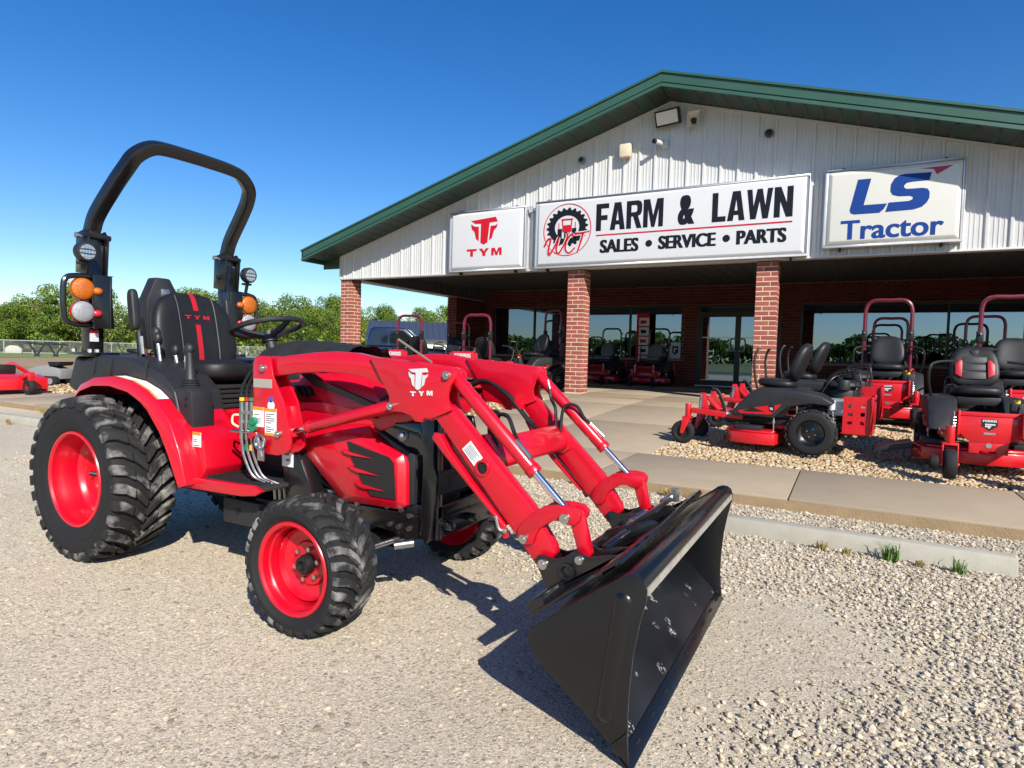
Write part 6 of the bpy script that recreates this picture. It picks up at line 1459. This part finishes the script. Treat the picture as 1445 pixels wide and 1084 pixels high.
# ------------------------------------------------------------------ pickup, cutter, tracked loader
CARB = mat("dark_blue_car_paint", (.004, .010, .04), .2, coat=1.); CGLASS = mat("car_glass", (.01, .012, .014), .05, coat=1.)
pk = empty("pickup_truck", (-18.0, 22.0, .1), R(33), "dark blue pickup truck parked beyond the left brick pillar", "pickup truck"); pk.scale = (1.15,)*3
body = [(-2.7, .55), (-2.7, 1.12), (-2.66, 1.18), (-.95, 1.2), (-.9, 1.2), (1.15, 1.2), (2.3, 1.12), (2.62, 1.0), (2.7, .75), (2.66, .5), (2.15, .45), (2.1, .62), (1.85, .82), (1.55, .82), (1.3, .62), (1.25, .42), (-1.15, .42), (-1.2, .62), (-1.45, .82), (-1.75, .82), (-2.0, .62), (-2.05, .45)]
G().prism(body, -.93, .93, 'y').build("body", CARB, pk, bevel=.05, seg=3)
cab = [(-1.05, 1.19), (-.9, 1.86), (-.75, 1.94), (.25, 1.94), (.45, 1.90), (1.2, 1.22)]
g = G(); g.loft([[(x, -.88+.12*max(0, z-1.2), z) for x, z in cab], [(x, .88-.12*max(0, z-1.2), z) for x, z in cab]]); g.build("cab", CARB, pk, bevel=.05, seg=3)
for s in (-1, 1):
    for pts in ([(-.93, 1.25), (-.83, 1.80), (-.22, 1.83), (-.22, 1.25)], [(-.14, 1.25), (-.14, 1.83), (.36, 1.82), (.98, 1.25)]):
        g = G(); g.loft([[(x, s*(.885-.12*max(0, z-1.2)+d), z) for x, z in pts] for d in (0, .008)]); g.build("window", CGLASS, pk, smooth=0)
    G().prism([(.75, 1.22), (.95, 1.22), (.93, 1.38), (.78, 1.38)], s*.95, s*1.12, 'y').build("mirror", CARB, pk, bevel=.03)
    for x in (-1.6, 1.7):
        w = empty("wheel"); w.parent = pk; G().lathe([(.22, -.11), (.37, -.11), (.39, -.05), (.39, .05), (.37, .11), (.22, .11)], (x, s*.82, .39), 'y', 32, close=False).build("tyre", RUB, w); G().lathe([(.23, .1), (.2, .06), (0, .08)], (x, s*.82, .39), 'y', 24, close=False, sgn=s).build("rim", STEEL, w)
    G().box(2.60, 2.69, s*.75-.13, s*.75+.13, .78, .95).build("headlight", LENS, pk, bevel=.02)
g = G(); g.loft([[(x, y, z) for x, y, z in ((.50, -.72, 1.86), (.50, .72, 1.86), (1.13, .80, 1.27), (1.13, -.80, 1.27))], [(x+.02, y, z+.02) for x, y, z in ((.50, -.72, 1.86), (.50, .72, 1.86), (1.13, .80, 1.27), (1.13, -.80, 1.27))]]); g.build("windscreen", CGLASS, pk, smooth=0)
G().box(2.69, 2.74, -.7, .7, .5, .62).box(-2.78, -2.7, -.85, .85, .5, .68).build("bumper", CHROME, pk, bevel=.02)

rc = empty("rotary_cutter", (-16.75, 6.75, .115), R(0), "red tow behind rotary cutter with small tail wheel on the far left walk", "mowing implement", world_coords=False)
G().prism([(-1.6, .10), (-1.6, .34), (-1.3, .42), (.55, .42), (.85, .34), (.85, .10), (.75, .10), (.75, .3), (-1.5, .3), (-1.5, .1)], -.45, .45, 'y').build("deck", MRED, rc, bevel=.01)
for s in (-1, 1):
    g = G(); g.prism([(-1.5, .05), (-1.5, .38), (-1.1, .38), (-.55, .17), (.1, .17), (.5, .38), (.85, .34), (.85, .05)], s*.46-.012, s*.46+.012, 'y'); g.build("side_skirt", MRED, rc, bevel=.004)
    g = G(); g.prism([(-1.5, .42), (-1.2, .42), (-.4, .60), (.2, .44), (.5, .43), (.25, .52), (-.38, .68), (-.5, .68)], s*.3-.02, s*.3+.02, 'y'); g.build("brace", MRED, rc, bevel=.004)
G().box(-.35, .05, -.2, .2, .42, .62).build("gearbox", DARK, rc, bevel=.03)
g = G(); g.prism([(.7, .38), (1.2, .50), (1.25, .42), (1.15, .18), (1.08, .18), (1.12, .40), (.75, .30)], -.05, .05, 'y'); g.build("tail_arm", MRED, rc, bevel=.006)
g = G(); mower_tyre(g, (1.1, 0, .17), .18, .12, .08); g.build("tail_wheel", RUB, rc); G().lathe([(0, -.05), (.08, -.05), (.08, .05), (0, .05)], (1.1, 0, .17), 'y', 16, close=False).build("rim", STEEL, rc)
tl_ = empty("tracked_loader", (-18.7, 8.5, .12), R(20), "small grey tracked machine with black control head behind the red cutter", "tracked machine"); tl_.scale = (.55,)*3
GREYP = mat("grey_machine_paint", (.22, .22, .215), .5, noise=.1, nscale=6)
G().prism([(-1., .35), (-1., .72), (-.2, .95), (.3, 1.0), (1.0, .8), (1.0, .35)], -.35, .35, 'y').build("body", GREYP, tl_, bevel=.03)
for s in (-1, 1):
    tk = [(-.8+.25*math.cos(a), .25+.23*math.sin(a)) for a in [math.pi/2+i*math.pi/8 for i in range(9)]]+[(.8+.25*math.cos(a), .25+.23*math.sin(a)) for a in [-math.pi/2+i*math.pi/8 for i in range(9)]]
    G().prism(tk, s*.5-.12, s*.5+.12, 'y').build("track", RUB, tl_, bevel=.02)
    g = G()
    for x in (-.7, 0, .7): g.cyl((x, s*.5-.13, .25), (x, s*.5+.13, .25), .15, n=16)
    g.build("track_wheel", GREYP, tl_)
G().prism([(.45, .95), (.95, 1.0), (1.05, 1.18), (.35, 1.16)], -.4, .4, 'y').build("control_head", DARK, tl_, bevel=.02)
